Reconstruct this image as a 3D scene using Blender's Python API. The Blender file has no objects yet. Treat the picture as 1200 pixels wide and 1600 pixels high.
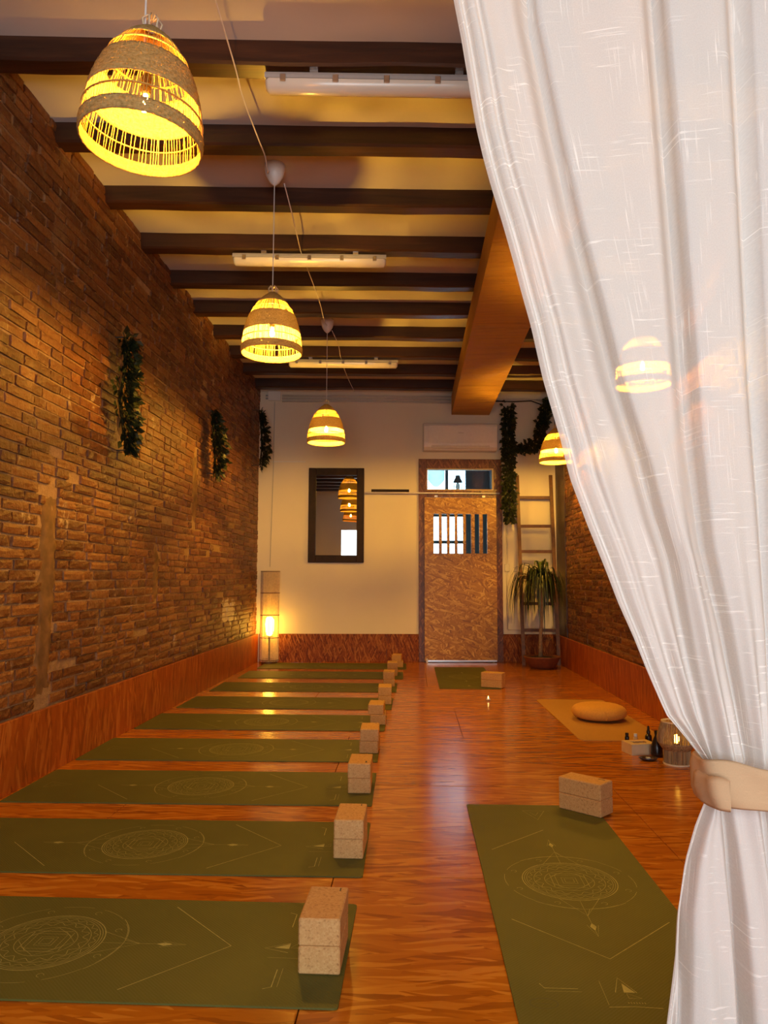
import bpy, math, random
import numpy as np
from mathutils import Vector, Matrix

random.seed(7); np.random.seed(7)
S = bpy.context.scene
COL = S.collection
PI = math.pi

# ------------------------------------------------------------------ camera
F_PX, CAM_H = 1164.0, 1.09
YAW = math.atan(45 / F_PX); PITCH = math.atan(105 / F_PX * math.cos(YAW)); ROLL = math.radians(0.2)
fw = Vector((-math.sin(YAW) * math.cos(PITCH), math.cos(YAW) * math.cos(PITCH), math.sin(PITCH)))
r0 = Vector((math.cos(YAW), math.sin(YAW), 0)); u0 = r0.cross(fw)
RT = math.cos(ROLL) * r0 + math.sin(ROLL) * u0; UP = math.cos(ROLL) * u0 - math.sin(ROLL) * r0
cd = bpy.data.cameras.new('camera'); cam = bpy.data.objects.new('camera', cd); COL.objects.link(cam)
cam.matrix_world = Matrix(((RT.x, UP.x, -fw.x, 0), (RT.y, UP.y, -fw.y, 0), (RT.z, UP.z, -fw.z, CAM_H), (0, 0, 0, 1)))
cd.sensor_fit = 'VERTICAL'; cd.sensor_height = 36; cd.lens = 36 * F_PX / 1600
cd.clip_start = 0.05; cd.clip_end = 200
S.camera = cam

# ------------------------------------------------------------------ daylight, exposure
w = bpy.data.worlds.new('sky'); S.world = w; w.use_nodes = True
w.node_tree.nodes['Background'].inputs[0].default_value = (0.55, 0.84, 1.0, 1)
w.node_tree.nodes['Background'].inputs[1].default_value = 8.0
ld = bpy.data.lights.new('shopfront_daylight', 'AREA'); ld.shape = 'RECTANGLE'; ld.size = 3.0; ld.size_y = 2.3
ld.energy = 178; ld.color = (0.84, 0.93, 1.0)
lo = bpy.data.objects.new('shopfront_daylight', ld); COL.objects.link(lo)
lo.location = (0.35, -2.42, 1.40); lo.rotation_euler = (PI / 2, 0, 0)
LAMP_COL = (1.0, 0.50, 0.05)
BULB_W = 9000.0      # emission strength of each pendant filament bulb
vs = S.view_settings
S.display_settings.display_device = 'sRGB'
vs.view_transform = 'Standard'; vs.look = 'None'; vs.exposure = 0.0; vs.gamma = 1.0; vs.use_curve_mapping = False
cy = S.cycles
cy.use_denoising = True; cy.max_bounces = 8; cy.diffuse_bounces = 4; cy.glossy_bounces = 4
cy.transmission_bounces = 6; cy.transparent_max_bounces = 12
cy.sample_clamp_indirect = 6.0; cy.caustics_reflective = False; cy.caustics_refractive = False

# ------------------------------------------------------------------ helpers
def link(o, parent=None):
    COL.objects.link(o)
    if parent is not None: o.parent = parent
    return o

class MB:
    """collects faces, then becomes one mesh object"""
    def __init__(s): s.v = []; s.f = []; s.uv = []
    def add(s, vs_, fs):
        n = len(s.v); s.v += [tuple(p) for p in vs_]; s.f += [tuple(i + n for i in q) for q in fs]; return s
    def box(s, lo_, hi_, bev=0.0):
        x0, y0, z0 = lo_; x1, y1, z1 = hi_
        if bev <= 0:
            return s.add([(x0,y0,z0),(x1,y0,z0),(x1,y1,z0),(x0,y1,z0),(x0,y0,z1),(x1,y0,z1),(x1,y1,z1),(x0,y1,z1)],
                         [(3,2,1,0),(4,5,6,7),(0,1,5,4),(1,2,6,5),(2,3,7,6),(3,0,4,7)])
        b = bev
        pts = []; fs = []
        for z, i in ((z0, b), (z0 + b, 0), (z1 - b, 0), (z1, b)):
            pts += [(x0+b+i*.0, y0+i, z), (x1-b, y0+i, z), (x1-i, y0+b, z), (x1-i, y1-b, z), (x1-b, y1-i, z), (x0+b, y1-i, z), (x0+i, y1-b, z), (x0+i, y0+b, z)]
        for k in range(3):
            for j in range(8):
                a, c = k*8 + j, k*8 + (j+1) % 8
                fs.append((a, c, c+8, a+8))
        fs.append(tuple(range(7, -1, -1))); fs.append(tuple(range(24, 32)))
        return s.add(pts, fs)
    def tube(s, pts, r, n=8, cap=True):
        pts = [Vector(p) for p in pts]; rs = r if isinstance(r, (list, tuple)) else [r] * len(pts)
        t0 = (pts[1] - pts[0]).normalized()
        a = t0.orthogonal().normalized(); vv = []; ff = []
        for i, p in enumerate(pts):
            t = (pts[min(i+1, len(pts)-1)] - pts[max(i-1, 0)]).normalized()
            a = (a - t * a.dot(t)); a = a.normalized() if a.length > 1e-6 else t.orthogonal().normalized()
            b = t.cross(a)
            for k in range(n):
                g = 2*PI*k/n
                vv.append(p + (a*math.cos(g) + b*math.sin(g)) * rs[i])
        for i in range(len(pts)-1):
            for k in range(n):
                ff.append((i*n+k, i*n+(k+1) % n, (i+1)*n+(k+1) % n, (i+1)*n+k))
        if cap:
            ff.append(tuple(range(n-1, -1, -1))); ff.append(tuple((len(pts)-1)*n + k for k in range(n)))
        return s.add(vv, ff)
    def lathe(s, prof, n=48, c=(0, 0, 0), closed=False, sx=1.0, sy=1.0):
        vv = []; ff = []
        for r, z in prof:
            for k in range(n):
                g = 2*PI*k/n
                vv.append((c[0] + r*sx*math.cos(g), c[1] + r*sy*math.sin(g), c[2] + z))
        m = len(prof)
        for i in range(m if closed else m-1):
            for k in range(n):
                i2 = (i+1) % m
                ff.append((i*n+k, i*n+(k+1) % n, i2*n+(k+1) % n, i2*n+k))
        return s.add(vv, ff)
    def grid(s, rows):
        m, n = len(rows), len(rows[0])
        return s.add([p for r in rows for p in r], [(i*n+j, i*n+j+1, (i+1)*n+j+1, (i+1)*n+j) for i in range(m-1) for j in range(n-1)])
    def ribbon(s, pts, wd, z, close=False):
        wd *= .8
        P = [Vector((p[0], p[1], 0)) for p in pts]; n = len(P)
        if close: P.append(P[0]); n += 1
        L = []
        for i in range(n):
            if close and i in (0, n-1): t = (P[1]-P[0]).normalized() + (P[n-1]-P[n-2]).normalized()
            else: t = (P[min(i+1, n-1)] - P[max(i-1, 0)])
            t.normalize(); q = Vector((-t.y, t.x, 0)) * wd / 2
            L.append((P[i]+q, P[i]-q))
        vv = []
        for a, b in L: vv += [(a.x, a.y, z), (b.x, b.y, z)]
        return s.add(vv, [(2*i+1, 2*i+3, 2*i+2, 2*i) for i in range(n-1)])
    def mesh(s, name, mat, smooth=False):
        me = bpy.data.meshes.new(name); me.from_pydata(s.v, [], s.f)
        me.materials.append(mat)
        if smooth: me.polygons.foreach_set('use_smooth', [True]*len(me.polygons))
        me.update(); return me
    def obj(s, name, mat, parent=None, smooth=False, loc=None, rot=None):
        o = bpy.data.objects.new(name, s.mesh(name, mat, smooth)); link(o, parent)
        if loc: o.location = loc
        if rot: o.rotation_euler = rot
        return o

def empty(name, loc=(0, 0, 0), rz=0):
    o = bpy.data.objects.new(name, None); link(o); o.location = loc; o.rotation_euler = (0, 0, rz); o.empty_display_size = .1
    return o
def tag(o, label, cat, group=None):
    o['label'] = label; o['category'] = cat
    if group: o['group'] = group
    return o
def struct(o): o['kind'] = 'structure'; return o
def stuff(o): o['kind'] = 'stuff'; return o
def copy_tree(o, parent=None):
    c = o.copy(); COL.objects.link(c)
    if parent is not None: c.parent = parent
    for ch in list(o.children): copy_tree(ch, c)
    return c
def rnd(a, b): return random.uniform(a, b)

# ------------------------------------------------------------------ materials
class NT:
    def __init__(s, name):
        s.m = bpy.data.materials.new(name); s.m.use_nodes = True; s.t = s.m.node_tree; s.t.nodes.clear()
        s.out = s.t.nodes.new('ShaderNodeOutputMaterial')
    def n(s, typ, ins=None, **props):
        nd = s.t.nodes.new('ShaderNode' + typ)
        for k, v in props.items(): setattr(nd, k, v)
        for k, v in (ins or {}).items():
            sock = nd.inputs[k]
            if isinstance(v, bpy.types.NodeSocket): s.t.links.new(v, sock)
            elif isinstance(v, bpy.types.Node): s.t.links.new(v.outputs[0], sock)
            else:
                if isinstance(v, tuple) and len(v) == 3 and sock.type == 'RGBA': v = (*v, 1)
                sock.default_value = v
        return nd
    def link(s, a, b): s.t.links.new(a, b)
    def math(s, op, a, b=0.0, clamp=False):
        return s.n('Math', {0: a, 1: b}, operation=op, use_clamp=clamp).outputs[0]
    def mix(s, f, a, b): 
        nd = s.n('Mix', data_type='RGBA'); 
        for k, v in ((0, f), (6, a), (7, b)):
            if isinstance(v, (bpy.types.NodeSocket,)): s.link(v, nd.inputs[k])
            elif isinstance(v, tuple): nd.inputs[k].default_value = (*v, 1)
            else: nd.inputs[k].default_value = v
        return nd.outputs[2]
    def ramp(s, f, stops, interp='LINEAR'):
        nd = s.n('ValToRGB', {0: f}); cr = nd.color_ramp; cr.interpolation = interp
        while len(cr.elements) < len(stops): cr.elements.new(.5)
        for e, (p, c) in zip(cr.elements, stops):
            e.position = p; e.color = (*c, 1) if isinstance(c, tuple) else (c, c, c, 1)
        return nd.outputs[0]
    def coords(s, kind='Object'):
        return s.n('TexCoord').outputs[kind]
    def pos(s): return s.n('NewGeometry').outputs['Position']
    def mapped(s, v, loc=(0,0,0), rot=(0,0,0), sc=(1,1,1)):
        return s.n('Mapping', {'Vector': v, 'Location': loc, 'Rotation': rot, 'Scale': sc}).outputs[0]
    def noise(s, v, scale, detail=3, rough=.55, dist=0.0, out=0):
        return s.n('TexNoise', {'Vector': v, 'Scale': scale, 'Detail': detail, 'Roughness': rough, 'Distortion': dist}).outputs[out]
    def bump(s, h, strength, dist=.01, normal=None):
        nd = s.n('Bump', {'Height': h, 'Strength': strength, 'Distance': dist})
        if normal is not None: s.link(normal, nd.inputs['Normal'])
        return nd.outputs[0]
    def bsdf(s, col, rough=.6, normal=None, **kw):
        ins = {'Base Color': col, 'Roughness': rough}
        ins.update({k.replace('_', ' '): v for k, v in kw.items()})
        nd = s.n('BsdfPrincipled', ins)
        if normal is not None: s.link(normal, nd.inputs['Normal'])
        return nd.outputs[0]
    def done(s, sh): s.link(sh, s.out.inputs['Surface']); return s.m

def simple(name, col, rough=.5, metal=0.0, var=.12, scale=30, bump=0.0, spec=.5):
    t = NT(name); p = t.coords()
    n = t.noise(p, scale, 4)
    dark = tuple(c*(1-var) for c in col); lite = tuple(min(1, c*(1+var)) for c in col)
    c = t.ramp(n, [(.3, dark), (.7, lite)])
    nm = t.bump(n, bump, .003) if bump else None
    return t.done(t.bsdf(c, rough, nm, Metallic=metal, Specular_IOR_Level=spec))

def osb(name, rot, cols, rough, coat=0.0, main=0.0, spread=.5, size=(.13, .016), bump=.25, ripple=0.0, spec=.5):
    """pressed strand board: three layers of long flakes; rot turns the board plane into XY"""
    t = NT(name); p = t.pos(); pl = t.mapped(p, rot=rot)
    wob = t.n('TexNoise', {'Vector': pl, 'Scale': 9.0, 'Detail': 1.0}).outputs['Color']
    off = t.n('VectorMath', {0: wob, 1: (.5, .5, .5)}, operation='SUBTRACT')
    off = t.n('VectorMath', {0: off, 'Scale': .02}, operation='SCALE')
    plw = t.n('VectorMath', {0: pl, 1: off}, operation='ADD').outputs[0]
    layers = []
    for k, a in enumerate((main, main + spread, main - spread*.8, main + spread*2.1, main - spread*1.7)):
        v = t.mapped(plw, loc=(k*3.1, k*1.7, 0), rot=(0, 0, a))
        v = t.mapped(v, sc=(1/size[0], 1/size[1], 0.0))
        vo = t.n('TexVoronoi', {'Vector': v, 'Scale': 1.0, 'Randomness': 1.0}, voronoi_dimensions='2D')
        sep = t.n('SeparateColor', {0: vo.outputs['Color']})
        ed = t.n('TexVoronoi', {'Vector': v, 'Scale': 1.0, 'Randomness': 1.0}, voronoi_dimensions='2D', feature='DISTANCE_TO_EDGE')
        layers.append((sep.outputs[0], sep.outputs[1], ed.outputs['Distance']))
    val, pri, edge = layers[0]
    for v2, p2, e2 in layers[1:]:
        g = t.math('GREATER_THAN', p2, .66)
        mv = t.n('Mix', {0: g, 2: val, 3: v2}); me_ = t.n('Mix', {0: g, 2: edge, 3: e2})
        val, edge = mv.outputs[0], me_.outputs[0]
    grain = t.noise(t.mapped(plw, rot=(0, 0, main), sc=(6, 90, 1)), 1.0, 3)
    vv = t.math('ADD', t.math('MULTIPLY', val, .8), t.math('MULTIPLY', grain, .25))
    big = t.noise(pl, 1.3, 2)
    vv = t.math('ADD', vv, t.math('MULTIPLY', t.math('SUBTRACT', big, .5), .35))
    c = t.ramp(vv, [(.12, cols[0]), (.38, cols[1]), (.65, cols[2]), (.95, cols[3])])
    h = t.math('ADD', t.math('MULTIPLY', val, .6), t.math('MULTIPLY', t.math('MINIMUM', edge, .12), 2.0))
    nm = t.bump(h, bump, .002)
    if ripple:
        rp = t.noise(t.mapped(pl, rot=(0, 0, main), sc=(4, 26, 1)), 1.0, 4, .65)
        nm = t.bump(rp, ripple, .004, nm)
        return t.done(t.bsdf(c, rough, nm, Coat_Weight=coat, Coat_Roughness=.10, Specular_IOR_Level=spec, Coat_Normal=nm))
    return t.done(t.bsdf(c, rough, nm, Coat_Weight=coat, Coat_Roughness=.12, Specular_IOR_Level=spec))

R_FLOOR = (0, 0, 0); R_BACK = (-PI/2, 0, 0); R_SIDE = (0, PI/2, PI/2)
M = {}
M['floor'] = osb('varnished strand board floor', R_FLOOR, [(.27,.070,.004),(.40,.115,.005),(.46,.142,.007),(.58,.22,.018)],  .19, coat=.12, main=0, spread=.11, size=(.20,.019), bump=.06, ripple=.2, spec=.3)
M['osb_back'] = osb('strand board skirting back', R_BACK, [(.10,.020,.003),(.20,.048,.006),(.26,.07,.009),(.44,.17,.03)], .5, spec=.2, size=(.10,.014), main=PI/2, spread=.22, bump=.3)
M['osb_side'] = osb('strand board skirting long wall', (0, PI/2, 0), [(.24,.046,.004),(.33,.068,.006),(.38,.085,.008),(.50,.16,.025)], .4, spec=.35, main=0.0, spread=.12, bump=.3, size=(.17, .022))
M['osb_door'] = osb('strand board door', R_BACK, [(.22,.085,.009),(.36,.16,.016),(.41,.195,.020),(.66,.40,.075)], .4, main=PI*.42, spread=.6, size=(.10,.018), bump=.3)
M['osb_frame'] = osb('dark strand board frame', R_BACK, [(.06,.014,.003),(.12,.032,.006),(.15,.042,.008),(.28,.11,.03)], .4, main=PI/2, spread=.3, bump=.3)

def plaster(name, col, var=.05, bump=.12):
    t = NT(name); p = t.pos()
    a = t.noise(p, 1.6, 5, .6); b = t.noise(p, 38, 3)
    c = t.ramp(a, [(.3, tuple(x*(1-var) for x in col)), (.7, col)])
    h = t.math('ADD', t.noise(p, 5, 3), t.math('MULTIPLY', b, .15))
    return t.done(t.bsdf(c, .85, t.bump(h, bump, .01), Specular_IOR_Level=.25))
M['plaster'] = plaster('white wall plaster', (.82, .75, .62))
M['ceil'] = plaster('white ceiling plaster', (.62, .59, .58), .08, .25)
M['white'] = simple('white plastic', (.78, .77, .74), .4, var=.03)
M['offwhite'] = simple('painted conduit', (.70, .66, .58), .5, var=.05)
M['grey'] = simple('grey plastic', (.42, .42, .42), .4, var=.05)
M['rail'] = simple('galvanised rail', (.86, .82, .86), .3, 0.0, var=.05)
M['steel'] = simple('brushed steel', (.72, .70, .68), .28, 1.0, var=.06)
M['black'] = simple('black plastic', (.012, .010, .010), .25, var=.2)
M['blackwire'] = simple('black lantern metal', (.02, .022, .025), .5, var=.2)
M['dark_frame'] = simple('dark stained frame', (.022, .009, .005), .55, var=.3, scale=14, spec=.2)
M['cord'] = simple('white cord', (.75, .73, .70), .5, var=.03)
M['terracotta'] = simple('terracotta', (.16, .045, .018), .6, var=.2, scale=20, bump=.1)
M['soil'] = simple('potting soil', (.03, .017, .01), .95, var=.5, scale=90, bump=.6)
M['trunk'] = simple('cane trunk', (.32, .21, .11), .8, var=.25, scale=45, bump=.5)
M['ladder'] = simple('ladder wood', (.13, .048, .017), .5, var=.3, scale=18, bump=.1)
M['cushion'] = simple('mustard cotton', (.62, .30, .045), .9, var=.1, scale=120, bump=.2)
M['tan_mat'] = simple('tan mat foam', (.42, .20, .035), .75, var=.06, scale=60, bump=.08)
M['box_card'] = simple('pale box card', (.62, .45, .25), .6, var=.06, scale=30)
M['agate'] = simple('dark glazed dish', (.05, .03, .03), .12, var=.5, scale=40)
M['print'] = simple('pale green print ink', (.38, .37, .115), .6, var=.25, scale=60)
M['ink'] = simple('dark stamp ink', (.05, .03, .02), .7, var=.2)
M['emboss'] = simple('embossed dark green', (.035, .045, .012), .5, var=.2)
M['room_grey'] = simple('grey back room paint', (.13, .155, .17), .7, var=.1, scale=3)
M['room_floor'] = simple('back room floor', (.25, .2, .16), .4, var=.2, scale=4)
t = NT('pale voile drape'); M['voile'] = t.done(t.n('MixShader', {0: .45, 1: t.n('BsdfDiffuse', {'Color': (.6, .68, .72, 1)}), 2: t.n('BsdfTranslucent', {'Color': (.6, .7, .75, 1)})}).outputs[0])
M['ivy'] = simple('dark ivy leaves', (.014, .021, .006), .45, var=.5, scale=25)
M['plantleaf'] = simple('strap leaves', (.022, .034, .008), .4, var=.45, scale=12)
M['plantnew'] = simple('young strap leaves', (.085, .12, .018), .4, var=.3, scale=12)
M['stick'] = simple('pale cane sticks', (.68, .55, .36), .6, var=.15, scale=40)
M['brass'] = simple('bulb cap', (.6, .45, .2), .3, 1.0)

def wood_dark():
    t = NT('dark oiled joist timber'); p = t.pos()
    g = t.noise(t.mapped(p, sc=(1.2, 22, 22)), 1.0, 5, .6, .6)
    k = t.noise(t.mapped(p, sc=(1.1, 5, 5)), 1.0, 2)
    c = t.ramp(t.math('ADD', t.math('MULTIPLY', g, .6), t.math('MULTIPLY', k, .4)), [(.3, (.014,.005,.003)), (.55, (.050,.017,.007)), (.8, (.11,.040,.015))])
    return t.done(t.bsdf(c, .38, t.bump(g, .35, .006)))
M['joist'] = wood_dark()

def brick_mat():
    t = NT('old varnished brick'); p = t.pos()
    ti = t.n('Attribute', attribute_name='tint').outputs['Fac']
    n1 = t.noise(p, 34, 4, .65); n2 = t.noise(p, 3.0, 4, .6); n3 = t.noise(t.mapped(p, sc=(1, 1, .35)), 5.5, 5, .7, .8)
    v = t.math('ADD', t.math('ADD', t.math('MULTIPLY', ti, .38), .10), t.math('MULTIPLY', n1, .45))
    c = t.ramp(v, [(.15, (.045,.015,.006)), (.4, (.12,.038,.011)), (.62, (.20,.070,.018)), (.85, (.32,.14,.04))])
    smear = t.ramp(t.math('ADD', t.math('MULTIPLY', n3, .75), t.math('MULTIPLY', n1, .25)), [(.53, 0.0), (.66, .75)])
    c = t.mix(smear, c, (.25, .14, .06))
    pale = t.ramp(t.math('ADD', t.math('MULTIPLY', n2, .4), t.math('MULTIPLY', t.noise(t.mapped(p, sc=(1, 1, .5)), 9, 5, .7, 1.2), .6)), [(.60, 0.0), (.64, .85)])
    c = t.mix(pale, c, (.44, .32, .19))
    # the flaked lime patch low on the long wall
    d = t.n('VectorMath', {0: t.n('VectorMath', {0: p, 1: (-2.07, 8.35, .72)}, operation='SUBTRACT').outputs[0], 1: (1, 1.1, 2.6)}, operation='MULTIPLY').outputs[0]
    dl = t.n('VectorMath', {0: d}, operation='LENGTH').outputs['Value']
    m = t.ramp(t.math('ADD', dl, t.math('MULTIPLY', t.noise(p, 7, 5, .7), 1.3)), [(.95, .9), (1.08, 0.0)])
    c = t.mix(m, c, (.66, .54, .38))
    nm = t.bump(t.math('ADD', n1, t.math('MULTIPLY', n3, .8)), .7, .012)
    return t.done(t.bsdf(c, .5, nm, Specular_IOR_Level=.4))
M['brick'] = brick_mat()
def mortar():
    t = NT('old lime mortar'); p = t.pos()
    n = t.noise(p, 26, 5, .7); b = t.noise(p, 2.2, 3)
    c = t.ramp(t.math('ADD', t.math('MULTIPLY', n, .5), t.math('MULTIPLY', b, .5)), [(.3, (.25,.14,.06)), (.7, (.50,.33,.18))])
    return t.done(t.bsdf(c, .75, t.bump(n, .8, .02), Specular_IOR_Level=.3))
M['mortar'] = mortar()
M['patch'] = simple('brown repair mortar', (.17, .085, .032), .7, var=.45, scale=13, bump=.9)

def mat_green():
    t = NT('green yoga mat rubber'); p = t.coords()
    n = t.noise(p, 2.2, 3)
    c = t.ramp(n, [(.3, (.074,.078,.011)), (.7, (.096,.098,.015))])
    wv = t.n('TexWave', {'Vector': p, 'Scale': 55.0, 'Distortion': 1.2, 'Detail': 1.0, 'Detail Scale': 2.0}, bands_direction='DIAGONAL').outputs['Fac']
    return t.done(t.bsdf(c, .62, t.bump(wv, .22, .002), Specular_IOR_Level=.4))
M['mat'] = mat_green()

def cork():
    t = NT('pressed cork'); p = t.coords()
    vo = t.n('TexVoronoi', {'Vector': p, 'Scale': 210.0}); sp = t.n('SeparateColor', {0: vo.outputs['Color']}).outputs[0]
    n = t.noise(p, 60, 3)
    c = t.ramp(t.math('ADD', t.math('MULTIPLY', sp, .75), t.math('MULTIPLY', n, .3)), [(.05, (.29,.14,.05)), (.25, (.52,.285,.10)), (.9, (.60,.36,.14))])
    return t.done(t.bsdf(c, .8, t.bump(sp, .15, .002), Specular_IOR_Level=.25))
M['cork'] = cork()

def straw(name, cols, trans, hole):
    t = NT(name); uv = t.n('UVMap').outputs[0]; p = t.coords()
    w1 = t.noise(t.mapped(uv, sc=(120, 46, 1)), 1.0, 3, .6)
    w2 = t.noise(t.mapped(uv, sc=(30, 210, 1)), 1.0, 2, .5)
    v = t.math('ADD', t.math('MULTIPLY', w1, .55), t.math('MULTIPLY', w2, .45))
    c = t.ramp(v, [(.3, cols[0]), (.5, cols[1]), (.7, cols[2])])
    nm = t.bump(v, .8, .006)
    d = t.n('BsdfDiffuse', {'Color': c, 'Normal': nm}); tr = t.n('BsdfTranslucent', {'Color': c, 'Normal': nm})
    a = t.n('MixShader', {0: trans, 1: d, 2: tr})
    h = t.ramp(t.noise(t.mapped(uv, sc=(250, 80, 1)), 1.0, 2, .6), [(hole, 0.0), (hole+.02, 1.0)])
    b = t.n('MixShader', {0: h, 1: a, 2: t.n('BsdfTransparent')})
    return t.done(b.outputs[0])
M['weave'] = straw('woven seagrass', [(.20,.125,.04),(.42,.29,.105),(.58,.42,.18)], .06, .615)
M['rodstraw'] = simple('split cane rods', (.5, .3, .06), .6, var=.25, scale=60)
def rattan():
    t = NT('rattan lamp strings'); p = t.coords()
    n = t.noise(t.mapped(p, sc=(140, 140, 4)), 1.0, 3)
    c = t.ramp(n, [(.3, (.16,.09,.035)), (.7, (.46,.30,.13))])
    return t.done(t.bsdf(c, .6, t.bump(n, .5, .004)))
M['rattan'] = rattan()

def emit(name, col, st):
    t = NT(name); return t.done(t.n('Emission', {'Color': (*col, 1), 'Strength': st}).outputs[0])
M['bulb'] = emit('glowing filament bulb', LAMP_COL, BULB_W)
M['bulb_dim'] = emit('dimmer amber filament bulb', (1.0, .35, .03), BULB_W*.42)
M['bulb_floor'] = emit('glowing floor lamp bulb', LAMP_COL, 55.0)
M['bulb_small'] = emit('glowing table lamp bulb', LAMP_COL, 25.0)
M['flame'] = emit('tealight flame', (1, .6, .15), 9.0)
M['clearbulb'] = simple('unlit lantern bulb glass', (.75, .82, .85), .1, var=.1)

def glass(name, f, tint=(.95, .98, 1)):
    t = NT(name)
    g = t.n('BsdfGlossy', {'Color': (1, 1, 1, 1), 'Roughness': .02}); tr = t.n('BsdfTransparent', {'Color': (*tint, 1)})
    return t.done(t.n('MixShader', {0: f, 1: tr, 2: g}).outputs[0])
M['glass'] = glass('window glass', .07)
t = NT('mirror glass'); M['mirror'] = t.done(t.n('BsdfGlossy', {'Color': (.55, .56, .54, 1), 'Roughness': .008}).outputs[0])
def frosted():
    t = NT('cream ribbed diffuser'); p = t.coords()
    return t.done(t.bsdf((.80, .76, .66), .25, None, Transmission_Weight=.0, Specular_IOR_Level=.6))
M['diffuser'] = frosted()

def ductcloth():
    t = NT('ochre duct cloth'); p = t.pos()
    n = t.noise(t.mapped(p, rot=(0, 0, .5), sc=(1.2, 9, 1)), 1.0, 4, .6, .4)
    b = t.noise(p, .9, 2)
    c = t.ramp(b, [(.3, (.46,.24,.045)), (.7, (.56,.32,.07))])
    return t.done(t.bsdf(c, .7, t.bump(n, .9, .05), Specular_IOR_Level=.3))
M['duct'] = ductcloth()

def linen(name, col, trans, open_, slub=1.0, sx=1.0):
    t = NT(name); uv = t.n('UVMap').outputs[0]
    a = t.noise(t.mapped(uv, sc=(230*sx, 6.5, 1)), 1.0, 2, .55)
    b = t.noise(t.mapped(uv, loc=(4, 9, 0), sc=(8*sx, 190, 1)), 1.0, 2, .55)
    am = t.noise(t.mapped(uv, loc=(2, 2, 0), sc=(9, 3, 1)), 1.0, 2); bm = t.noise(t.mapped(uv, loc=(7, 5, 0), sc=(4, 8, 1)), 1.0, 2)
    s1 = t.math('MULTIPLY', t.ramp(a, [(.60, 0.0), (.66, 1.0)]), t.ramp(am, [(.47, 0.0), (.6, 1.0)]))
    s2 = t.math('MULTIPLY', t.ramp(b, [(.60, 0.0), (.66, 1.0)]), t.ramp(bm, [(.47, 0.0), (.6, 1.0)]))
    sl = t.math('MULTIPLY', t.math('MAXIMUM', s1, s2), slub)
    fine = t.noise(t.mapped(uv, sc=(420*sx, 300, 1)), 1.0, 2)
    base = t.ramp(fine, [(.35, tuple(x*.93 for x in col)), (.65, col)])
    c = t.mix(sl, base, tuple(min(.97, x*1.10) for x in col))
    nm = t.bump(t.math('ADD', t.math('MULTIPLY', sl, .7), t.math('MULTIPLY', fine, .25)), .25, .002)
    d = t.n('BsdfDiffuse', {'Color': c, 'Normal': nm}); tr = t.n('BsdfTranslucent', {'Color': c, 'Normal': nm})
    s = t.n('MixShader', {0: trans, 1: d, 2: tr})
    op = t.math('MULTIPLY', t.math('SUBTRACT', 1.0, sl), open_)
    s = t.n('MixShader', {0: op, 1: s, 2: t.n('BsdfTransparent')})
    return t.done(s.outputs[0])
M['linen'] = linen('white slub linen', (.86, .86, .84), .26, .13)
M['jute'] = linen('beige jute band', (.60, .40, .235), .05, 0.0, .5, 3)

# ------------------------------------------------------------------ the room shell
XL, XR = -2.07, 1.95          # brick faces of the long walls
YF = -2.5                     # shopfront side, behind the viewpoint
ZC, ZJ = 3.72, 3.60           # plaster ceiling, underside of the joists
def yb(x): return 10.02 + .06*x   # inner face of the back wall
floor = struct(empty('floor'))
rows = [(-2.5+.46, -.81), (-.81, .41), (.41, 1.63), (1.63, 2.85), (2.85, 4.07), (4.07, 5.29), (5.29, 6.51), (6.51, 7.73), (7.73, 8.95), (8.95, 10.17)]
rows[0] = (-2.55, -.81)
joints = {0: [-.6], 1: [.8], 2: [-1.1, 1.34], 3: [-.29], 4: [1.05, -1.39], 5: [-.44], 6: [.35], 7: [-.9, 1.54], 8: [.15], 9: [-1.2, 1.24]}
for i, (y0, y1) in enumerate(rows):
    xs = [XL-.1] + sorted(joints[i]) + [XR+.1]
    for x0, x1 in zip(xs[:-1], xs[1:]):
        g = .0016; dz = rnd(-.0008, .0)
        MB().box((x0+g, y0+g, -.03), (x1-g, y1-g, dz), .0015).obj('board', M['floor'], floor)
MB().box((XL-.25, YF-.2, -.13), (XR+.25, 10.45, -.031)).obj('subfloor', M['soil'], floor)

ceiling = struct(empty('ceiling', (0, 0, ZC)))
MB().box((XL-.25, YF-.2, 0), (XR+.25, 10.45, .12)).obj('plaster_slab', M['ceil'], ceiling)
SK = .057
for k in range(-7, 10):
    yfar = 3.57 + .69*k
    if yfar - .13 + SK*XL < YF: continue
    # gently crooked timber, its underside a little uneven
    n = 14; W = .125 + rnd(-.008, .008); rows_ = []
    for i in range(n+1):
        x = XL-.02 + (XR - XL + .04)*i/n
        y1 = yfar + SK*x + rnd(-.004, .004); y0 = y1 - W
        zt = .002; zb = ZJ - ZC + rnd(-.006, .006)
        rows_.append([(x, y0, zt), (x, y0, zb+.012), (x, y0+.012, zb), (x, y1-.012, zb), (x, y1, zb+.012), (x, y1, zt)])
    m = MB().grid(rows_); m.add(rows_[0], [(0,1,2,3,4,5)]); m.add(rows_[-1], [(5,4,3,2,1,0)])
    m.obj('joist', M['joist'], ceiling)

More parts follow.
